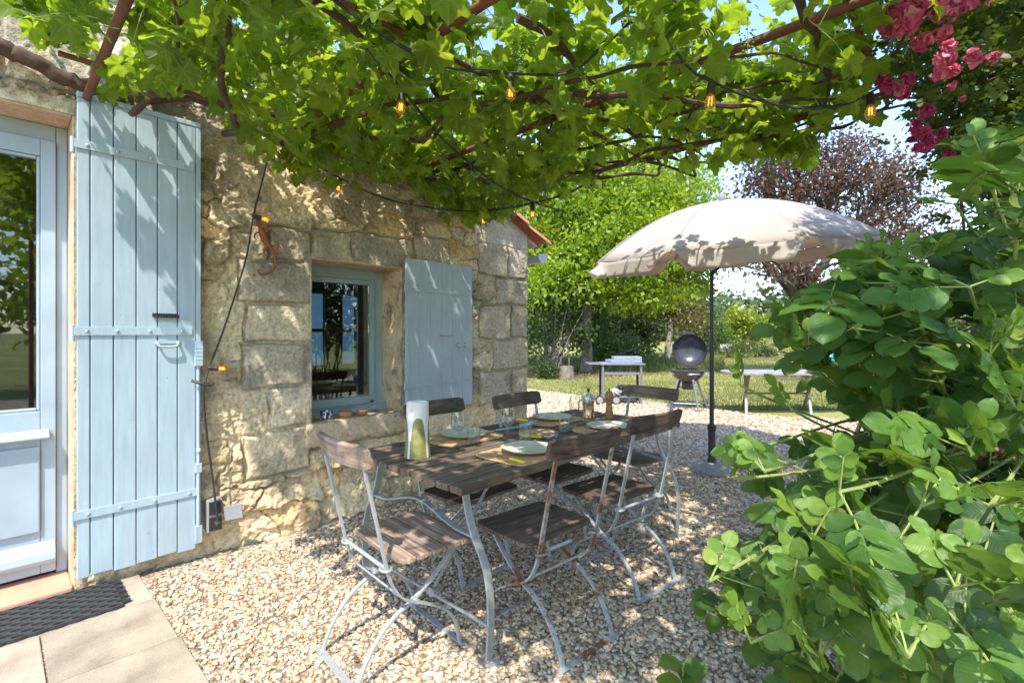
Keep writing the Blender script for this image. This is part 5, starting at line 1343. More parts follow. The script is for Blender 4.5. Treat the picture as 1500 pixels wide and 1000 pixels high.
    for c in spots:
        Lb = r.uniform(.09, .15); V = []; F = []; k = 60
        for i in range(k):
            s = (i + .5) / k; rr = .027 * (1 - s) ** .7 + .004; a = i * 2.4; p = c + np.array([rr * math.cos(a), rr * math.sin(a), -Lb * s]) + r.normal(0, .0025, 3)
            V.append(bv * r.uniform(.0036, .0056) + p); F.append(bf + i * len(bv))
        g = npmesh('grape_bunch', np.concatenate(V), [np.concatenate(F)], M['grape'], t)
        m = MB(); m.tube([c + [0, 0, .07], c + [.004, 0, 0], c + [0, 0, -Lb * .9]], .0016, 5); m.build('stalk', M['greenstem'], g)
grape_vine()

# ------------------------------------------------------------------ festoon lights
def festoons():
    def strand(name, pts, bulbs, label, rad_=.0048, warm=True, sag=None):
        pts = bez(pts, 40); P_ = np.array(pts)
        e = empty(name, P_[len(P_) // 2], label, 'string lights', 'festoon lights strung under the vine')
        m = MB(); m.tube(pts, rad_, 7); m.tube([p + np.array([.004, .004, .008 + .004 * math.sin(i * .9)]) for i, p in enumerate(pts)], rad_ * .55, 5); m.build('cord', M['black'], e, smooth=True)
        for p, d in bulbs:
            d = unit(np.array(d, float)); q = np.cross(d, [.3, .8, .1]); q = unit(q); M3 = np.stack([q, np.cross(d, q), d], 1)
            M3 = M3 * .86
            m = MB(); m.lathe([(0, -.012), (.012, -.012), (.0165, .0), (.0175, .012), (.0165, .036), (.019, .039), (.019, .046), (0, .046)], p, 14, M3); h = m.build('bulb_holder', M['black'], e, smooth=True)
            m = MB(); m.lathe([(.012, .046), (.0165, .056), (.0225, .075), (.0235, .087), (.021, .100), (.013, .110), (0, .113)], p, 18, M3); bo = m.build('bulb', M['amber'], h, smooth=True)
            m = MB()
            for k in range(4):
                a = k * math.pi / 2; o = M3 @ np.array([.007 * math.cos(a), .007 * math.sin(a), 0]); m.tube([p + o + d * .050, p + o * 1.25 + d * .079], .0011, 5)
            m.build('filament', M['filament'], h)
        return e
    dn = (0, 0, -1)
    b1 = PX(748, 112, 1.95)
    strand('string_lights', [PX(470, -12, 1.72), PX(560, 52, 1.80), PX(650, 98, 1.88), b1 + [0, 0, .012], PX(830, 108, 1.95), PX(880, 72, 1.92), PX(925, 32, 1.9)], [(b1, dn)], 'festoon cord sagging across the middle of the vine with one amber bulb')
    b2 = PX(589, 135, 2.05)
    strand('string_lights', [PX(520, 40, 1.9), PX(548, 85, 1.97), b2 + [0, 0, .01], PX(640, 195, 2.4), PX(700, 250, 2.8), PX(760, 288, 3.2), PX(830, 312, 3.6)], [(b2, (-.1, 0, -1))], 'festoon cord running from the roof pipe down to the right with one large amber bulb')
    b3, b4, b5 = PX(498, 263, 3.45), PX(708, 311, 3.7), PX(780, 300, 3.35)
    strand('string_lights', [PX(455, 240, 3.4), b3 + [0, 0, .01], PX(560, 290, 3.55), PX(640, 306, 3.65), b4 + [0, 0, .01], b5 + [0, 0, .01], PX(840, 280, 3.4), PX(885, 250, 3.45)], [(b3, (-.2, 0, -1)), (b4, dn), (b5, dn)], 'festoon cord along the house wall with three small bulbs')
    b6, b7 = PX(1042, 124, 1.80), PX(1275, 140, 2.0)
    strand('string_lights', [PX(985, 70, 1.8), PX(1015, 105, 1.8), b6 + [0, 0, .012], PX(1090, 140, 1.84), PX(1160, 158, 1.9), PX(1230, 156, 1.97), b7 + [0, 0, .012], PX(1310, 115, 2.0)], [(b6, (-.15, 0, -1)), (b7, dn)], 'festoon cord at the right edge of the vine with two amber bulbs')
    Y = 3.325
    q1, q2 = PW(371, 317, Y), PW(306, 539, Y)
    s = SOCKET
    strand('string_lights', [PW(400, 195, 3.2), PW(394, 225, 3.25), PW(383, 270, Y), q1, PW(362, 372, Y), PW(345, 430, Y), PW(325, 490, Y), q2, PW(300, 562, 3.27), PW(298, 585, 3.28), PW(303, 640, 3.29), PW(312, 705, 3.29), np.array([s[0] + .01, 3.275, s[2] - .04])], [(q1 + [.004, 0, 0], (1, -.12, -.12)), (q2 + [.004, 0, 0], (1, -.15, -.08))], 'black cord hanging down the stone wall to the socket with two bulbs', .0055)
    # hook on the shutter edge that carries the cord
    p = PW(297, 562, 3.27); m = MB(); m.tube(bez([p + [-.05, .03, .02], p + [0, 0, 0], p + [.04, -.01, -.012], p + [.055, -.005, .006]], 12), [.008, .008, .010, .011, .011, .010, .010, .009, .009, .008, .008, .007, .006][:len(bez([p + [-.05, .03, .02], p, p + [.04, -.01, -.012], p + [.055, -.005, .006]], 12))], 7)
    tag(m.build('cord_hook', M['iron'], smooth=True), 'black hook holding the cord at the edge of the tall shutter', 'hook')
festoons()

# ------------------------------------------------------------------ rugosa rose bush in the foreground
def rose_bush():
    r = np.random.default_rng(17)
    base = P(1.45, 1.25, 0)
    t = empty('rose_bush', base, 'big green rose bush with prickly canes filling the right foreground', 'rose bush')
    up_poly = [(1700, 185), (1440, 200), (1385, 240), (1370, 330), (1290, 365), (1185, 440), (1150, 480), (1180, 530), (1240, 560), (1330, 600), (1330, 640), (1700, 640)]
    lo_poly = [(1700, 600), (1330, 645), (1240, 655), (1150, 660), (1060, 655), (1035, 690), (1110, 740), (1030, 850), (1090, 930), (1130, 1020), (1140, 1400), (1700, 1400)]
    out_poly = [(1700, 150), (1430, 175), (1360, 240), (1330, 325), (1260, 350), (1160, 425), (1120, 480), (1150, 545), (1290, 590), (1300, 640), (1230, 640), (1140, 540), (1080, 528), (1058, 575), (1110, 640), (1075, 645), (1052, 690), (1075, 740), (1015, 850), (1030, 920), (1085, 950), (1100, 1400), (1700, 1400)]
    gap = [(1112, 604), (1200, 598), (1285, 606), (1292, 640), (1210, 650), (1118, 640)]
    tips = [(1085, 660, .86), (1085, 565, .98), (1075, 700, .80), (1040, 850, .70), (1120, 690, .72), (1160, 600, .95), (1290, 680, .74), (1190, 790, .66), (1100, 940, .72), (1250, 880, .56), (1350, 740, .64), (1400, 860, .54), (1450, 740, .60), (1330, 960, .52), (1480, 900, .52), (1200, 960, .58), (1230, 720, .64), (1160, 870, .60), (1420, 660, .70),
            (1200, 545, 1.1), (1240, 565, 1.05), (1300, 645, .85), (1345, 615, .9), (1250, 470, 1.1), (1320, 520, .95), (1350, 590, 1.0), (1160, 480, 1.15), (1185, 520, 1.05), (1230, 430, 1.15), (1290, 385, 1.05), (1350, 380, .95), (1400, 300, .95), (1440, 235, .90), (1490, 340, .76), (1350, 480, .85), (1260, 500, .95), (1420, 420, .76), (1450, 520, .74), (1380, 560, .84), (1300, 560, 1.0), (1490, 600, .70), (1480, 240, 1.0), (1300, 450, .9), (1470, 450, .95)]
    comps = []; canes = MB(); green = MB(); prick = MB()
    for i, (u, v, d) in enumerate(tips):
        T = PX(u, v, d); b0 = base + np.array([r.normal(0, .16), r.normal(0, .16), 0])
        hi = T[2] > 1.2
        mid = b0 * .45 + T * .55; mid[2] = T[2] * (.80 if hi else .92) + (.0 if hi else .06)
        side = np.array([RV[0], RV[1], 0]) * (.22 if hi else .16); mid = mid + side * r.uniform(.3, 1.0)
        pts = bez([b0, b0 * .7 + mid * .3 + [0, 0, mid[2] * .22], mid, T], 36); n = len(pts)
        canes.tube(pts[:int(n * .8) + 1], [.0085 - .0045 * k / n for k in range(int(n * .8) + 1)], 7); green.tube(pts[int(n * .8) - 1:], .0026, 6)
        PT = np.array(pts)
        for _ in range(150):
            k = r.integers(int(n * .35), n - 1); f = r.random(); q = PT[k] * (1 - f) + PT[k + 1] * f; dv = unit(r.normal(0, 1, 3)); dd = unit(PT[k + 1] - PT[k]); dv = unit(dv - dd * dv.dot(dd)); sd = np.cross(dv, dd) * .0007; Lp = r.uniform(.004, .010)
            prick.add([q + sd, q - sd, q + dv * (Lp + .004) - dd * .001, q + dd * .0012], [(0, 1, 2), (1, 3, 2), (3, 0, 2)])
        ang = r.uniform(0, 6)
        for k in range(int(n * .50), n, 3):
            f = (k - n * .52) / (n * .48); dd = unit(PT[min(k + 1, n - 1)] - PT[max(0, k - 1)]); ang += 2.4
            a = unit(np.cross(dd, [.1, .2, 1])); b = np.cross(dd, a); d0 = a * math.cos(ang) + b * math.sin(ang)
            comps.append((PT[k], unit(d0 + dd * (.35 + .5 * f) + [0, 0, .12]), 1 - .25 * f, .10 + .5 * f * r.random()))
        # soft new growth at the tip
        for q in range(3):
            d0 = unit(np.array([r.normal(0, .6), r.normal(0, .6), 1.0])); comps.append((T, d0, .46, .60 + .30 * r.random()))
    nf = 0
    while nf < 380:
        u = r.uniform(1020, 1640); v = r.uniform(190, 1150); d = r.uniform(.82, 1.75)
        a_ = inpoly(u, v, up_poly); b_ = inpoly(u, v, lo_poly)
        if not (a_ or b_): continue
        p = PX(u, v, d)
        if p[2] < .12: continue
        comps.append((p, unit(np.array([r.normal(0, .7), r.normal(0, .7), r.normal(.08, .22)]) - np.array([FV[0], FV[1], 0]) * .9 - np.array([RV[0], RV[1], 0]) * .5), r.uniform(.72, 1.1), r.uniform(0, .45))); nf += 1
    L = Leaves(); O = []; D = []; N = []; S = []; R = []
    for (o, d, s, q) in comps:
        Lr = .140 * s; dw = np.array([0, 0, -1.0]); tip = o + d * Lr + dw * .03 * s
        up = unit(np.array([r.normal(0, .28), r.normal(0, .28), 1.0]) - np.array([FV[0], FV[1], 0]) * .62)
        up = unit(up - d * up.dot(d)); sd = np.cross(up, d)
        uu, vv, de = proj(np.stack([o + d * Lr * .6]))
        uo, vo, do = proj(np.stack([tip]))
        if not (inpoly(uu, vv, out_poly)[0] and inpoly(uo, vo, out_poly)[0]) and de[0] > 0: continue
        if de[0] > 0 and (inpoly(uo, vo, gap)[0] or inpoly(uu, vv, gap)[0]): continue
        if min(np.linalg.norm(o[:2]), np.linalg.norm(tip[:2])) < .42: continue
        green.tube([o, o + d * Lr * .5 + dw * .006, tip], .0014, 5, False)
        np_ = 3 if s > .6 else 2
        for k in range(np_):
            f = .42 + .5 * k / (np_ - .5); pp = o + d * Lr * f + dw * .03 * s * f * f
            for sg in (-1, 1):
                O.append(pp); D.append(unit(sd * sg * .92 + d * .42 + dw * r.uniform(-.05, .25))); N.append(up + r.normal(0, .14, 3)); S.append((.051 + .007 * k) * s * r.uniform(.9, 1.15)); R.append(np.clip(q + r.normal(0, .14), 0, 1))
        O.append(tip); D.append(unit(d + dw * r.uniform(.05, .4))); N.append(up + r.normal(0, .1, 3)); S.append(.064 * s * r.uniform(.9, 1.1)); R.append(np.clip(q + r.normal(0, .05), 0, 1))
    O, D, N, S, R = map(np.array, (O, D, N, S, R)); w = r.integers(0, 4, len(O))
    for k in range(4):
        q = w == k; scatter(L, LT[k], O[q], D[q], N[q], S[q], R[q], r.uniform(-.22, .04, q.sum()))
    L.build('foliage', M['rugosa'], t)
    canes.build('cane', M['cane'], t, smooth=True); green.build('leaf_stalk', M['greenstem'], t, smooth=True)['kind'] = 'stuff'; prick.build('prickles', M['cane'], t)['kind'] = 'stuff'
    for (u, v, d, s) in ((1318, 472, .98, .022), (1425, 655, .86, .032), (1455, 672, .9, .028), (1412, 405, 1.0, .016), (1352, 588, 1.0, .018), (1440, 640, .95, .022)): bloom(PX(u, v, d), s, 'flower', M['petaldark'], t, r, 16)
    # a low sucker pushing up out of the gravel
    b = PG(1040, 1050, 0); b = P(1.30, .46, 0); s = empty('rose_sucker', b, 'small leafy rose shoot growing alone from the gravel at the bottom edge', 'rose shoot')
    L = Leaves(); m = MB(); T = PX(1000, 972, 1.22); pts = bez([b, b * .5 + T * .5 + [.02, .01, .03], T], 12); m.tube(pts, .003, 6)
    O = []; D = []
    for k, (du, dv) in enumerate(((-.9, .1), (.9, .2), (-.5, -.6), (.3, -.9), (.75, -.5), (-.8, -.3), (.1, .3))):
        O.append(T - [0, 0, .012 * k]); D.append(np.array([RV[0], RV[1], 0]) * du + np.array([FV[0], FV[1], 0]) * (-dv) + np.array([0, 0, .3]))
    O = np.array(O); D = np.array(D); N = np.tile([0, 0, 1.0], (len(O), 1)) + r.normal(0, .2, (len(O), 3)); scatter(L, LT[1], O, D, N, r.uniform(.06, .085, len(O)), r.uniform(.3, .6, len(O)), r.uniform(-.2, 0, len(O)))
    L.build('foliage', M['rugosa'], s); m.build('stem', M['greenstem'], s, smooth=True)
def bloom(c, R_, name, mat, parent, r, n=40):
    """pompon of small cupped petals"""
    V, U = [], []; L = Leaves()
    d = unit(r.normal(0, 1, (n, 3)) + np.array([0, 0, .25]) - np.array([FV[0], FV[1], 0]) * .5); nn = unit(np.cross(d, r.normal(0, 1, (n, 3)))); lay = r.uniform(.15, .6, n)
    O = c + d * (R_ * lay)[:, None] + r.normal(0, R_ * .1, (n, 3)); N = d + r.normal(0, .35, (n, 3)); scatter(L, (LT[3][0] * [1, 1.25, 2.2], LT[3][1], LT[3][2]), O, nn, N, R_ * r.uniform(.55, .95, n), r.random(n), r.uniform(.2, .7, n))
    return L.build(name, mat, parent)
rose_bush()

def climbing_rose():
    r = np.random.default_rng(23)
    b = P(2.55, 2.55, 0); t = empty('climbing_rose', b, 'climbing rose with clusters of pink pompon blooms at the upper right corner', 'climbing rose')
    poly = [(1285, -260), (1300, 20), (1325, 110), (1350, 190), (1400, 240), (1440, 270), (1480, 560), (1500, 760), (2000, 760), (2000, -260)]
    m = MB(); stems = []
    for k in range(15):
        T = PX(r.uniform(1330, 1700), r.uniform(-200, 160), r.uniform(1.9, 3.2)); b0 = b + np.array([r.normal(0, .1), r.normal(0, .1), 0]); mid = b0 * .5 + T * .5 + np.array([r.normal(0, .15), r.normal(0, .15), .35])
        pts = bez([b0, b0 * .75 + mid * .25 + [0, 0, .3], mid, T], 36); m.tube([p + r.normal(0, .008, 3) for p in pts], [.012 - .009 * i / len(pts) for i in range(len(pts))], 6); stems.append(np.array(pts))
    m.build('cane', M['bark_vine'], t, smooth=True)
    L = Leaves(); O = []; 
    while len(O) < 1900:
        u = r.uniform(1290, 1720); v = r.uniform(-220, 560); d = r.uniform(1.95, 3.3)
        if not inpoly(u, v, poly): continue
        O.append((PX(u, v, d), u, v))
    OO = []; D = []; N = []; S = []; R = []; g = MB()
    for c, u, v in O:
        for _ in range(5):                       # small sprays
            o = c + r.normal(0, .055, 3); d = unit(r.normal(0, 1, 3) + [0, 0, -.15]); up = unit(np.array([r.normal(0, .5), r.normal(0, .5), 1.0])); up = unit(up - d * up.dot(d)); sd = np.cross(up, d); q = np.clip(r.beta(1.6, 3), 0, 1)
            for k in range(3):
                for sg in (-1, 1): OO.append(o + d * .022 * (k + .6)); D.append(sd * sg + d * .5 + [0, 0, -.15]); N.append(up + r.normal(0, .2, 3)); S.append(r.uniform(.024, .042)); R.append(q)
            OO.append(o + d * .075); D.append(d); N.append(up); S.append(.034); R.append(q)
    OO, D, N, S, R = map(np.array, (OO, D, N, S, R)); w = r.integers(0, 2, len(OO))
    for k in range(2): q = w == k; scatter(L, ST[k], OO[q], D[q], N[q], S[q], R[q])
    L.build('foliage', M['climber'], t)
    for (u, v, d, s, dk) in ((1318, 30, 1.75, .050, 0), (1338, 14, 1.80, .048, 0), (1308, 45, 1.78, .034, 0), (1372, 10, 1.85, .046, 0), (1352, 62, 1.85, .034, 0), (1384, 86, 1.8, .036, 0), (1390, 68, 1.85, .026, 0), (1425, 85, 1.8, .030, 0), (1412, 4, 1.9, .040, 0), (1300, 128, 1.85, .028, 1), (1330, 116, 1.85, .024, 1), (1290, 118, 1.9, .026, 1), (1372, 112, 1.8, .020, 0), (1318, 132, 1.85, .022, 0), (1356, 166, 1.9, .030, 1), (1350, 196, 1.95, .030, 1), (1360, 210, 1.95, .030, 1), (1345, 216, 1.95, .022, 1), (1395, 126, 1.9, .016, 0), (1440, 0, 1.95, .04, 0), (1378, 50, 1.9, .03, 0)):
        for q in range(2): bloom(PX(u + q * r.normal(0, 16), v + q * r.normal(0, 14), d + q * .05), s * (1.0 - .22 * q), 'bloom', M['petaldark' if dk else 'petal'], t, r, 46)
climbing_rose()
#--PART5--
# ------------------------------------------------------------------ trees and shrubs
def tree(name, label, cat, base, trunk, blobs, nleaf, size, lmat, bmat, group=None, seed=1, droop=.3, tr=.12, clus=26, spread=.26, flat=.5, limbs=2):
    r = np.random.default_rng(seed); base = np.asarray(base, float)
    t = empty(name, base, label, cat, group)
    m = MB(); top = np.asarray(trunk[-1], float)
    pts = bez([base + [0, 0, -.1]] + [np.asarray(p, float) for p in trunk], 18); n = len(pts)
    m.tube([p + r.normal(0, tr * .12, 3) for p in pts], [tr * (1.25 - .55 * i / n + .5 * max(0, 1 - i / 3) * .6) for i in range(n)], 10)
    vol = np.array([b[1][0] * b[1][1] * b[1][2] for b in blobs]) ** .75; vol = vol / vol.sum()
    C = []
    for (c, rd), f in zip(blobs, vol):
        c = np.asarray(c, float); rd = np.asarray(rd, float); k = max(3, int(nleaf * f / clus))
        d = unit(r.normal(0, 1, (k, 3))); rr = r.random(k) ** .42; cc = c + d * rd * rr[:, None]; C.append(cc)
        mid = top * .45 + c * .55 + r.normal(0, .12, 3); bt = bez([top - [0, 0, .15], mid, c], 10); m.tube([p + r.normal(0, .02, 3) for p in bt], [tr * (.55 - .4 * i / len(bt)) for i in range(len(bt))], 7)
        for q in r.permutation(k)[:max(3, int(k * .35) if limbs else 0)]:
            st = bt[r.integers(len(bt) // 2, len(bt))]; e = cc[q]; m.tube([st, (st + e) / 2 + r.normal(0, .08, 3), e], [tr * .16, tr * .10, tr * .04], 5, False)
    m.build('trunk', bmat, t, smooth=True)
    C = np.concatenate(C); k = len(C); per = np.maximum(4, (clus * r.uniform(.5, 1.5, k)).astype(int))
    idx = np.repeat(np.arange(k), per); n = len(idx)
    O = C[idx] + r.normal(0, 1, (n, 3)) * spread * np.array([1, 1, .7])
    D = unit(r.normal(0, 1, (n, 3)) + [0, 0, -droop]); N = unit(r.normal(0, .7, (n, 3)) + [0, 0, flat * 2])
    S = size * r.uniform(.65, 1.3, n); R = np.clip(r.beta(2, 2.4, n) * .75 + (r.random(k) * .3)[idx], 0, 1)
    L = Leaves(); scatter(L, QT, O, D, N, S, R); L.build('crown', lmat, t)
    return t
def pb(u, v, d): return PX(u, v, d)
def blob(u, v, d, ru, rv, rd=None):
    """crown lobe measured in the photograph: centre and half sizes in pixels at distance d"""
    s = d / FOC; return (PX(u, v, d), (ru * s, (rd if rd else ru * s), rv * s))
def woods():
    # light green maple-like tree behind the house corner
    d = 17.0; b = P(d, 2.6, 0)
    tree('maple_tree', 'bright yellow-green leafy tree behind the grill stand, nearest to the house corner', 'tree', b, [P(d, 2.6, 1.2), P(d, 2.65, 2.6)],
         [blob(840, 400, 16.0, 62, 48), blob(905, 350, 16.5, 95, 80, 2.2), blob(980, 320, 17, 70, 75, 2), blob(800, 330, 17.0, 80, 85, 2), blob(1010, 395, 17.5, 45, 34), blob(880, 270, 17.5, 110, 60, 2.2), blob(790, 430, 15.5, 40, 34), blob(940, 430, 16.5, 60, 30), blob(985, 270, 18, 60, 36)],
         40000, .165, M['maple'], M['bark'], seed=2, droop=.8, tr=.16, spread=.30)
    # multi-stemmed dark shrub at the left edge of the lawn
    d = 15.4; b = P(d, 1.25, 0)
    t = tree('dark_shrub', 'dark many-stemmed shrub beside the house corner, under the bright tree', 'shrub', b, [P(d, 1.3, .25), P(d, 1.3, .5)],
         [blob(790, 470, 15.2, 30, 42), blob(830, 450, 15.6, 34, 36), blob(850, 490, 15.6, 28, 26), blob(780, 510, 14.8, 20, 22), blob(812, 430, 15.8, 36, 30)], 4200, .13, M['dark'], M['bark'], seed=3, tr=.06, spread=.16)
    r = np.random.default_rng(31); m = MB()
    for k in range(26):
        e = PX(r.uniform(770, 865), r.uniform(425, 495), d + r.uniform(-.5, .5)); s0 = b + np.array([r.normal(0, .22), r.normal(0, .22), 0]); m.tube(bez([s0, s0 * .6 + e * .4 + [0, 0, .25], e], 8), [.024 - .002 * i for i in range(9)][:len(bez([s0, s0, e], 8))], 5, False)
    m.build('stems', M['bark'], t, smooth=True)
    # belt of trees and bushes behind the lawn
    spec = [('dense_tree', 'dark dense tree rising behind the many-stemmed shrub', 21, 800, [(800, 430, 60, 80), (780, 350, 60, 80), (840, 470, 40, 45)], 'dark', .22, 4200),
            ('dense_tree', 'dark green tree in the belt, seen above the stack of grill boxes', 23, 905, [(900, 430, 46, 70), (880, 480, 40, 40), (925, 380, 45, 60)], 'dark', .22, 3800),
            ('bushy_tree', 'mid green bushy tree in the belt between the dark trees', 20, 870, [(868, 480, 36, 40), (858, 440, 34, 34)], 'mid', .18, 2600),
            ('bushy_tree', 'mid green tree in the belt just left of the pale-trunked tree', 25, 950, [(945, 440, 40, 55), (935, 490, 38, 34)], 'mid', .22, 3000),
            ('dense_tree', 'tall dark tree at the back of the belt behind the kettle grill', 28, 1000, [(1005, 430, 40, 60), (985, 380, 45, 60), (1025, 480, 30, 34)], 'dark', .26, 3600),
            ('bushy_tree', 'low mid green bush at the foot of the belt, left of the grill stand', 18.5, 905, [(900, 505, 40, 20), (935, 512, 30, 14), (870, 510, 28, 18)], 'mid', .13, 2400),
            ('round_bush', 'lime yellow-green rounded shrub beyond the kettle grill lid', 34, 1088, [(1088, 478, 34, 26), (1062, 492, 22, 20), (1106, 496, 18, 20), (1080, 462, 20, 14)], 'limeshrub', .26, 3600),
            ('bushy_tree', 'green bush to the left of the lime shrub, behind the grill lid', 30, 1050, [(1046, 490, 22, 28), (1060, 510, 18, 16)], 'mid', .2, 1800),
            ('clipped_hedge', 'small squarish clipped hedge at the far end of the lawn', 27, 1118, [(1113, 517, 9, 10), (1126, 517, 8, 10)], 'dark', .11, 1500),
            ('flowering_shrub', 'loose grey-green shrub with a few pink flowers beside the clipped hedge', 26.5, 1085, [(1080, 514, 15, 12), (1096, 508, 10, 10), (1070, 520, 10, 10)], 'mid', .11, 1500),
            ('leafy_tree', 'green tree at the field edge, seen under the parasol to the right of the pole', 48, 1165, [(1160, 470, 22, 30), (1175, 455, 20, 26), (1150, 490, 18, 18)], 'mid', .34, 3000),
            ('leafy_tree', 'green tree at the field edge behind the purple tree trunk', 44, 1225, [(1230, 470, 34, 36), (1255, 500, 30, 20)], 'mid', .34, 3000),
            ('leafy_tree', 'green tree at the field edge half hidden by the rose bush', 40, 1330, [(1320, 460, 50, 50), (1370, 480, 40, 40)], 'mid', .34, 3200)]
    for i, (nm, lab, d, u0, bl, mt, sz, nl) in enumerate(spec):
        bs = [blob(u, v, d + (i % 3) * .2, a, c, a * d / FOC * .9) for u, v, a, c in bl]; b = P(d, (u0 - CX) / FOC * d, 0)
        zt = min(x[0][2] for x in bs); cat = 'hedge' if 'hedge' in nm else 'shrub' if ('bush' in nm and 'tree' not in nm) or 'shrub' in nm else 'tree'
        tt = tree(nm, lab, cat, b, [b + [0, 0, zt * .4], b + [0, 0, zt * .8]], bs, nl, sz, M[mt], M['bark'], 'trees and shrubs behind the lawn', seed=40 + i, tr=.10, spread=.0105 * d, clus=22)
        if nm == 'flowering_shrub':
            rr = np.random.default_rng(6)
            for (u, v) in ((1070, 505), (1094, 503), (1100, 510)): bloom(PX(u, v, d - .6), .07, 'flower', M['petal'], tt, rr, 14)
    # bronze-leaved tree with pale trunk
    d = 23.5; b = P(d, (977 - CX) / FOC * d, 0)
    tree('bronze_tree', 'small tree with pale forked trunk and bronze-tinged leaves behind the grill', 'tree', b, [PX(979, 505, d), PX(982, 480, d), PX(984, 462, d)], [blob(1000, 450, 23.5, 32, 34), blob(965, 455, 23.5, 28, 26), blob(1015, 475, 23, 24, 22), blob(985, 420, 24, 28, 22)], 3000, .16, M['bronze'], M['bark_pale'], seed=70, tr=.13, spread=.24, clus=16)
    # purple-leaved plum with a leaning trunk
    d = 15.0; b = P(d, (1194 - CX) / FOC * d, 0)
    tree('plum_tree', 'purple-leaved tree with a thick leaning trunk on the lawn at the right', 'tree', b, [PX(1196, 520, d), PX(1190, 485, d), PX(1180, 452, d), PX(1168, 430, d)],
         [blob(1110, 365, 14.5, 46, 30), blob(1150, 290, 15, 62, 50), blob(1230, 260, 15, 70, 54), blob(1310, 270, 15.3, 60, 60), blob(1250, 340, 15, 70, 40), blob(1170, 230, 15.5, 48, 30), blob(1350, 350, 15.5, 50, 60), blob(1120, 395, 14, 30, 14), blob(1240, 215, 15.5, 40, 22), blob(1300, 420, 15.4, 50, 36), blob(1390, 420, 15.4, 50, 50), blob(1090, 330, 14.6, 40, 40), blob(1175, 395, 14.2, 40, 22), blob(1130, 250, 15.2, 46, 40), blob(1215, 420, 14.4, 40, 22)],
         20000, .125, M['plum'], M['bark_dark'], seed=80, droop=.2, tr=.27, spread=.26, clus=20)
    # trees behind the photographer: seen only mirrored in the door and window panes
    for i, (x, y, h, mt) in enumerate(((-2.5, -9, 4.2, 'mid'), (2.0, -11, 5, 'maple'), (6.5, -9.5, 4.5, 'dark'), (11, -7, 5, 'mid'))):
        tree('garden_tree', ['mid green garden tree mirrored in the left of the door glass', 'light green garden tree mirrored in the door glass', 'dark garden tree mirrored in the kitchen window', 'mid green garden tree mirrored at the right of the kitchen window'][i], 'tree', (x, y, 0), [(x, y, 1), (x, y, 1.8)], [((x, y, h * .62), (2.2, 2.0, 1.8)), ((x + 1.2, y, h * .5), (1.5, 1.3, 1.4)), ((x - 1.2, y + .3, h * .45), (1.6, 1.2, 1.3))], 2600, .26, M[mt], M['bark'], 'trees mirrored in the glass', seed=90 + i, spread=.3)
    # far wood on the rise behind the field: one mass
    r = np.random.default_rng(101); L = Leaves(); O = []
    for k in range(150):
        az = r.uniform(-62, 75); d = r.uniform(75, 120); c = P(d * math.cos(rad(az)), d * math.sin(rad(az)), 0); h = r.uniform(5.5, 9.5) * (d / 90) * (1.12 if 15 < az < 50 else .9); w = r.uniform(4, 7)
        n = 380; q = unit(r.normal(0, 1, (n, 3))); q[:, 2] = np.abs(q[:, 2]); O.append(c + q * np.array([w, w, h]) * (r.random((n, 1)) ** .25))
    O = np.concatenate(O); n = len(O); scatter(L, QT, O, unit(r.normal(0, 1, (n, 3))), unit(r.normal(0, .8, (n, 3)) + [0, 0, .8]), r.uniform(.8, 1.7, n), r.random(n))
    tag(L.build('far_woods', M['farleaf'], None), 'soft green wood along the horizon beyond the field', 'woods', kind='stuff')
woods()

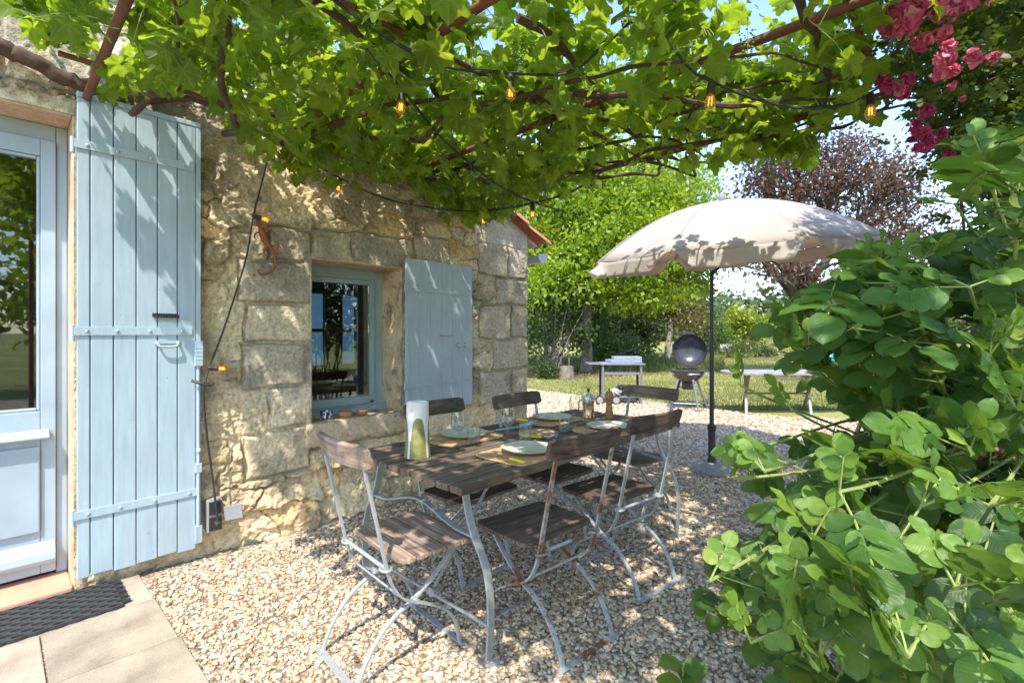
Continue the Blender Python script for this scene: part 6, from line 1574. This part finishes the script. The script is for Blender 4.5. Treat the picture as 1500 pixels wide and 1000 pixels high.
def grass():
    r = np.random.default_rng(55)
    # lawn blades near the gravel edge and out over the mown grass
    n = 90000; d = 8.6 + 19 * r.random(n) ** 1.5; l = (r.uniform(700, 1420, n) - CX) / FOC * d
    x = FV[0] * d + RV[0] * l; y = FV[1] * d + RV[1] * l
    k = (x > 8.72 + .18 * np.sin(y * 1.7) + .1 * np.sin(y * 4.1 + 1) + np.maximum(0, .07 * (3.5 - y)) + r.normal(0, .07, n)); x, y, d = x[k], y[k], d[k]; n = len(x)
    pt = fbm(x + 50, y + 50, 71, .5, 4); h = r.uniform(.018, .05, n) * (1 + .03 * d); w = .0035 * (1 + .09 * d); a = r.uniform(0, 6.28, n); z0 = -.012
    c, s = np.cos(a) * w, np.sin(a) * w; le = r.normal(0, .4, (n, 2)) * h[:, None]
    V = np.stack([np.stack([x - c, y - s, np.full(n, z0)], 1), np.stack([x + c, y + s, np.full(n, z0)], 1), np.stack([x + le[:, 0], y + le[:, 1], z0 + h], 1)], 1).reshape(-1, 3)
    R = np.repeat(np.clip(.5 + (pt - .5) * 2.2 + r.normal(0, .2, n), 0, 1), 3)
    o = npmesh('grass', V, [np.arange(3 * n).reshape(-1, 3)], M['grassblade'], None, attrs={'rnd': R}, smooth=False); tag(o, 'short mown grass with sun-dried patches', 'grass', kind='stuff')
    # standing hay meadow behind the lawn
    n = 26000; d = 31 + 32 * r.random(n) ** 1.3; l = (r.uniform(1112, 1600, n) - CX) / FOC * d
    x = FV[0] * d + RV[0] * l; y = FV[1] * d + RV[1] * l; h = r.uniform(.45, .95, n); w = .035; a = r.uniform(0, 6.28, n); le = r.normal(0, .3, (n, 2)) * h[:, None]
    V = np.stack([np.stack([x - np.cos(a) * w, y - np.sin(a) * w, np.full(n, -.012)], 1), np.stack([x + np.cos(a) * w, y + np.sin(a) * w, np.full(n, -.012)], 1), np.stack([x + le[:, 0], y + le[:, 1], h], 1)], 1).reshape(-1, 3)
    tag(npmesh('meadow_grass', V, [np.arange(3 * n).reshape(-1, 3)], M['meadowblade'], None, attrs={'rnd': np.repeat(r.random(n), 3)}, smooth=False), 'tall pale hay meadow behind the lawn', 'meadow', kind='stuff')
    # rough grass under the belt of shrubs
    n = 9000; d = r.uniform(17, 26, n); l = (r.uniform(770, 1060, n) - CX) / FOC * d; x = FV[0] * d + RV[0] * l; y = FV[1] * d + RV[1] * l; h = r.uniform(.1, .38, n); w = .016; a = r.uniform(0, 6.28, n); le = r.normal(0, .4, (n, 2)) * h[:, None]
    V = np.stack([np.stack([x - np.cos(a) * w, y - np.sin(a) * w, np.full(n, -.012)], 1), np.stack([x + np.cos(a) * w, y + np.sin(a) * w, np.full(n, -.012)], 1), np.stack([x + le[:, 0], y + le[:, 1], h], 1)], 1).reshape(-1, 3)
    tag(npmesh('undergrowth', V, [np.arange(3 * n).reshape(-1, 3)], M['grassblade'], None, attrs={'rnd': np.repeat(r.random(n) * .6, 3)}, smooth=False), 'rough grass growing under the belt of trees', 'undergrowth', kind='stuff')
    # dead leaves on the soil and a few fallen on the gravel
    L = Leaves(); n = 1500; c = [P(15.4, 1.2, 0), P(15, 9.5, 0), P(16, 2.2, 0)]; O = np.concatenate([q + np.stack([r.normal(0, .8, n // 3), r.normal(0, .8, n // 3), r.uniform(.0, .05, n // 3)], 1) for q in c])
    O2 = np.stack([r.uniform(.7, 5, 130), r.uniform(.2, 3.2, 130), np.full(130, .022)], 1); O = np.concatenate([O, O2]); k = len(O)
    S = np.concatenate([r.uniform(.05, .12, n), r.uniform(.018, .045, 130)]); scatter(L, QT, O, unit(r.normal(0, 1, (k, 3)) * [1, 1, .2]), unit(r.normal(0, .3, (k, 3)) + [0, 0, 1]), S, r.random(k))
    tag(L.build('fallen_leaves', M['deadleaf'], None), 'dry brown fallen leaves under the trees and on the gravel', 'fallen leaves', kind='stuff')
grass()

# ------------------------------------------------------------------ things standing in the garden
F3 = np.array([FV[0], FV[1], 0]); R3 = np.array([RV[0], RV[1], 0]); U3 = np.array([0, 0, 1.0])
def kettle_grill():
    c = P(8.62, 3.08, 0); t = empty('kettle_grill', c, 'black kettle barbecue with its round lid open, on aluminium legs', 'barbecue')
    def q(l, d, z): return c + R3 * l + F3 * d + U3 * z
    zr = .695
    b = MB(); b.lathe([(0, zr - .215), (.09, zr - .21), (.17, zr - .175), (.24, zr - .11), (.28, zr - .03), (.285, zr - .012), (.296, zr - .01), (.296, zr + .008), (.28, zr + .008), (.272, zr - .02), (.23, zr - .105), (.16, zr - .165), (0, zr - .2)], c, 40); b.build('bowl', M['bowlsteel'], t, smooth=True)
    b = MB()
    for k in range(19):
        x = -.26 + k * .029; h = math.sqrt(max(0, .268 ** 2 - x * x)); b.tube([q(x, -h, zr - .012), q(x, h, zr - .012)], .004, 5)
    b.tube([q(.268 * math.cos(a), .268 * math.sin(a), zr - .012) for a in np.linspace(0, 6.2832, 33)], .005, 6, False); b.build('cooking_grate', M['steel'], t, smooth=True)
    b = MB()
    for s in (-1, 1): b.tube(bez([q(s * .27, -.10, zr - .06), q(s * .335, -.09, zr - .055), q(s * .335, .02, zr - .055), q(s * .27, .03, zr - .06)], 12), .012, 7)
    b.tube(bez([q(-.10, -.26, zr - .06), q(-.08, -.325, zr - .05), q(.08, -.325, zr - .05), q(.10, -.26, zr - .06)], 12), .010, 7); b.build('bowl_handle', M['steel'], t, smooth=True)
    n = unit(-F3 * .93 - R3 * .24 + U3 * .17); a = unit(np.cross(n, U3)); up = np.cross(a, n); M3 = np.stack([a, up, -n], 1); lc = q(.085, .14, 1.035)
    b = MB(); b.lathe([(.290, 0), (.284, .05), (.255, .12), (.19, .175), (.10, .205), (0, .212)], lc, 40, M3, False); b.lathe([(.298, -.012), (.298, .014), (.286, .014), (.286, -.012), (.298, -.012)], lc, 40, M3, False); lid = b.build('lid', M['enamel'], t, smooth=True)
    b = MB(); b.lathe([(.284, .0), (.277, .05), (.248, .115), (.184, .168), (.097, .198), (0, .204)], lc, 40, M3, False); b.build('lid_lining', M['lidinner'], lid, smooth=True)
    b = MB(); h0 = lc + M3 @ np.array([0, .27, .06]); b.tube(bez([h0 - a * .07, h0 - a * .06 + up * .045, h0 + a * .06 + up * .045, h0 + a * .07], 10), .013, 7); b.build('lid_handle', M['black'], lid, smooth=True)
    b = MB(); v0 = lc + M3 @ np.array([.27, .10, .12]); b.lathe([(.04, -.01), (.04, .012), (.02, .02), (0, .022)], v0, 14, np.stack([up, n, a], 1)); b.build('lid_vent', M['black'], lid, smooth=True)
    b = MB()
    for s in (-.05, .05): b.tube([q(.03 + s, .24, zr - .02), q(.05 + s, .22, zr + .07)], .008, 6)
    b.build('hinge', M['steel'], t, smooth=True)
    for l0, d0, l1, d1, mt in ((-.20, -.10, -.36, -.12, 'alu'), (.02, -.20, .08, -.30, 'alu'), (.12, -.10, .36, .02, 'alu'), (-.06, .18, -.18, .26, 'iron')):
        b = MB(); b.tube([q(l0, d0, zr - .15), q(l1, d1, .01)], [.021, .019], 10); b.lathe([(.022, 0), (.024, .03), (.02, .034)], q(l1, d1, 0), 10); b.build('leg', M[mt], t, smooth=True)
    b = MB(); b.lathe([(.0, .36), (.085, .36), (.10, .37), (.10, .475), (.085, .48)], c, 20); b.tube([q(-.11, -.02, .40), q(-.16, -.06, .40), q(-.16, -.06, .46)], .007, 6); b.build('ash_catcher', M['lidinner'], t, smooth=True)
    b = MB()
    for k in range(11): b.tube([q(-.26 + .05 * k, -.2, .135), q(-.26 + .05 * k, .2, .135)], .004, 5)
    b.tube([q(-.34, -.14, .135), q(.1, -.28, .135), q(.32, .02, .135), q(-.17, .24, .135), q(-.34, -.14, .135)], .007, 6); b.build('shelf', M['alu'], t, smooth=True)
    for l, d in ((.43, -.02), (.40, .22)):
        b = MB(); b.lathe([(.0, -.02), (.05, -.02), (.075, -.022), (.08, 0), (.075, .022), (.05, .02), (0, .02)], q(l, d, .08), 20, np.stack([F3, U3, R3], 1)); b.build('wheel', M['black'], t, smooth=True)
    b = MB(); b.tube([q(.33, -.02, .08), q(.46, -.02, .08)], .010, 6); b.tube([q(.30, .22, .08), q(.43, .22, .08)], .010, 6); b.build('axle', M['alu'], t, smooth=True)
kettle_grill()
def grill_stand():
    c = P(9.3, 2.08, 0); t = empty('grill_stand', c, 'grey metal serving trolley with open lower frame standing left of the kettle barbecue', 'trolley')
    def q(l, d, z): return c + R3 * l + F3 * d + U3 * z
    b = MB(); b.obox(q(0, .2, .755), R3, F3, U3, .42, .30, .014); b.obox(q(-.53, .2, .758), R3, F3, U3, .10, .28, .008); b.build('top', M['alu'], t, bevel=.004)
    for l, d, mt in ((-.37, -.05, 'alu'), (.35, -.05, 'alu'), (-.33, .45, 'iron'), (.40, .42, 'iron')):
        b = MB(); b.obox(q(l, d, .375), R3, F3, U3, .020, .020, .364); b.build('leg', M[mt], t, bevel=.004)
    b = MB(); b.obox(q(-.01, -.05, .58), R3, F3, U3, .33, .014, .022); b.build('front_rail', M['alu'], t, bevel=.003)
    b = MB(); b.add([q(-.33, .42, .735), q(-.18, .42, .735), q(-.30, .42, .60), q(-.33, .42, .60), q(-.33, .44, .735), q(-.18, .44, .735), q(-.30, .44, .60), q(-.33, .44, .60)], [(0, 1, 2, 3), (7, 6, 5, 4), (0, 4, 5, 1), (1, 5, 6, 2), (2, 6, 7, 3), (3, 7, 4, 0)]); b.build('bracket', M['iron'], t)
    b = MB(); b.obox(q(0, .2, .135), R3, F3, U3, .34, .24, .012); b.build('lower_shelf', M['alu'], t, bevel=.004)
    for l, d in ((-.43, -.06), (-.13, -.10)):
        b = MB(); b.lathe([(0, -.02), (.05, -.02), (.08, -.018), (.085, 0), (.08, .018), (.05, .02), (0, .02)], q(l, d, .085), 20, np.stack([R3, U3, F3], 1)); w = b.build('wheel', M['black'], t, smooth=True)
        b = MB(); b.lathe([(0, -.026), (.058, -.026), (.06, -.021), (0, -.0205)], q(l, d, .085), 20, np.stack([R3, U3, F3], 1)); b.build('wheel_disc', M['whitepaint'], w, smooth=True)
    o = MB(); o.obox(q(-.08, .12, .772), R3, F3, U3, .31, .2, .0025); tag(o.build('purple_cloth', M['purple']), 'thin purple cloth spread on the grill trolley top', 'cloth')
    o = MB(); o.obox(q(.06, .14, .805), unit(R3 + F3 * .1), unit(F3 - R3 * .1), U3, .30, .19, .030); tag(o.build('flat_box', M['boxgrey'], bevel=.006), 'lower of the two flat pale grey boxes on the grill trolley', 'box')
    o = MB(); o.obox(q(.12, .16, .865), unit(R3 - F3 * .06), unit(F3 + R3 * .06), U3, .26, .17, .028); tag(o.build('flat_box', M['boxgrey'], bevel=.006), 'upper of the two flat pale grey boxes on the grill trolley', 'box')
    r = np.random.default_rng(4)
    for nm, lab, l, d, mt, s in (('plastic_bag', 'crumpled white plastic bag on the low shelf of the grill trolley', -.12, .05, 'whitepaint', (.11, .12, .08)), ('charcoal_bag', 'crumpled dark bag on the low shelf of the grill trolley', .06, .25, 'lidinner', (.14, .14, .10))): crumple(nm, lab, 'bag', q(l, d, .148 + s[2] * .8), s, M[mt], r)
def crumple(name, label, cat, c, s, mat, r, sub=4):
    bm = bmesh.new(); bmesh.ops.create_icosphere(bm, subdivisions=sub, radius=1.0); V = np.array([v.co[:] for v in bm.verts]); F = np.array([[v.index for v in f.verts] for f in bm.faces]); bm.free()
    k = 1 + .55 * (np.abs(fbm(V[:, 0] + 5 + V[:, 2], V[:, 1] + 5 - V[:, 2] * .6, int(r.integers(999)), 1.7, 3) - .5) * 2 - .25) + .10 * (fbm(V[:, 0] + 9, V[:, 1] + V[:, 2] + 9, 8, 5, 2) - .5); V = V * k[:, None]; V[:, 2] = np.maximum(V[:, 2], -.78)
    return tag(npmesh(name, V * np.array(s) + c, [F], mat, None, smooth=False), label, cat)
grill_stand()
def white_table():
    c = P(8.35, 4.62, 0); t = empty('trestle_table', c, 'long pale stone-topped table on crossed legs, right of the parasol pole', 'table')
    def q(l, d, z): return c + R3 * l + F3 * d + U3 * z
    b = MB(); poly = []
    for k in range(40):
        a = 2 * math.pi * k / 40; ca, sa = math.cos(a), math.sin(a); l = 1.02 * math.copysign(abs(ca) ** .55, ca); d = .42 * math.copysign(abs(sa) ** .55, sa); p = q(l, d, 0); poly.append((p[0], p[1]))
    b.prism(poly, .655, .695); b.build('tabletop', M['slab'], t, bevel=.008)
    for l in (-.66, .40):
        for (d0, d1, mt) in ((-.34, .30, 'whitepaint'), (.30, -.34, 'rustleg')):
            dl = .14 if mt == 'whitepaint' else -.10
            b = MB(); A = q(l + dl, d1, .652); B_ = q(l - dl, d0, .0); ax = unit(A - B_); ay = unit(np.cross(ax, R3)); b.obox((A + B_) / 2, ax, R3 - ax * ax.dot(R3), ay, np.linalg.norm(A - B_) / 2, .021, .014); b.build('leg', M[mt], t, bevel=.004)
    b = MB(); b.tube([q(-.66, 0, .32), q(.40, 0, .32)], .016, 8); b.build('stretcher', M['rustleg'], t, smooth=True)
white_table()
def odds():
    r = np.random.default_rng(9)
    crumple('turquoise_bag', 'bulging turquoise plastic bag leaning against the purple tree trunk', 'bag', P(14.2, 9.45, .40), (.36, .30, .42), M['turq'], r)
    # cut wood and roots at the foot of the plum tree
    for i, (l, d, z, s, lab) in enumerate(((9.05, 14.1, .16, .16, 'left log of the small heap at the foot of the purple tree'), (9.75, 13.9, .13, .13, 'right log of the small heap under the turquoise bag'))):
        c = P(d, l, z); m = MB(); ax = unit(R3 * (1 if i else .4) + F3 * .5); m.tube([c - ax * .35 + [0, 0, .02], c + ax * .35], [s, s * .85], 10); tag(m.build('log', M['bark'], smooth=True), lab, 'log')
    c = P(14.6, 1.62, 0); m = MB(); m.lathe([(.26, 0), (.22, .06), (.20, .34), (.18, .36), (0, .35)], c, 14); tag(m.build('tree_stump', M['bark'], smooth=True), 'low brown stump at the lawn edge under the dark shrub', 'stump')
    t = empty('clump_plant', P(14.5, 1.05, 0), 'low rounded dark plant on the soil beside the brown stump', 'plant'); L = Leaves(); n = 900; o = P(14.5, 1.05, .22) + unit(r.normal(0, 1, (n, 3))) * np.array([.36, .36, .30]) * (r.random((n, 1)) ** .4); o[:, 2] = np.maximum(o[:, 2], .01); scatter(L, QT, o, unit(r.normal(0, 1, (n, 3))), unit(r.normal(0, .6, (n, 3)) + U3), r.uniform(.05, .09, n), r.random(n)); L.build('foliage', M['dark'], t)
    # white folding garden chair far off on the lawn
    c = P(27.0, 11.75, 0); t = empty('garden_chair', c, 'small white garden chair far off at the end of the lawn', 'chair')
    def q(l, d, z): return c + (R3 * l + F3 * d + U3 * z) * .72
    for s in (-.25, .25):
        b = MB(); b.tube([q(s, -.22, 0), q(s, .05, .45), q(s, .18, .95)], .03, 6); b.tube([q(s, .28, 0), q(s, -.22, .45)], .03, 6); b.build('leg_frame', M['whitepaint'], t, smooth=True)
    b = MB(); b.obox(q(0, -.02, .46), R3, F3, U3, .27, .22, .02); b.build('seat', M['whitepaint'], t, bevel=.004)
    b = MB(); b.obox(q(0, .16, .82), R3, unit(F3 + U3 * -.25), unit(U3 + F3 * .25), .27, .015, .12); b.build('backrest', M['whitepaint'], t, bevel=.004)
odds()
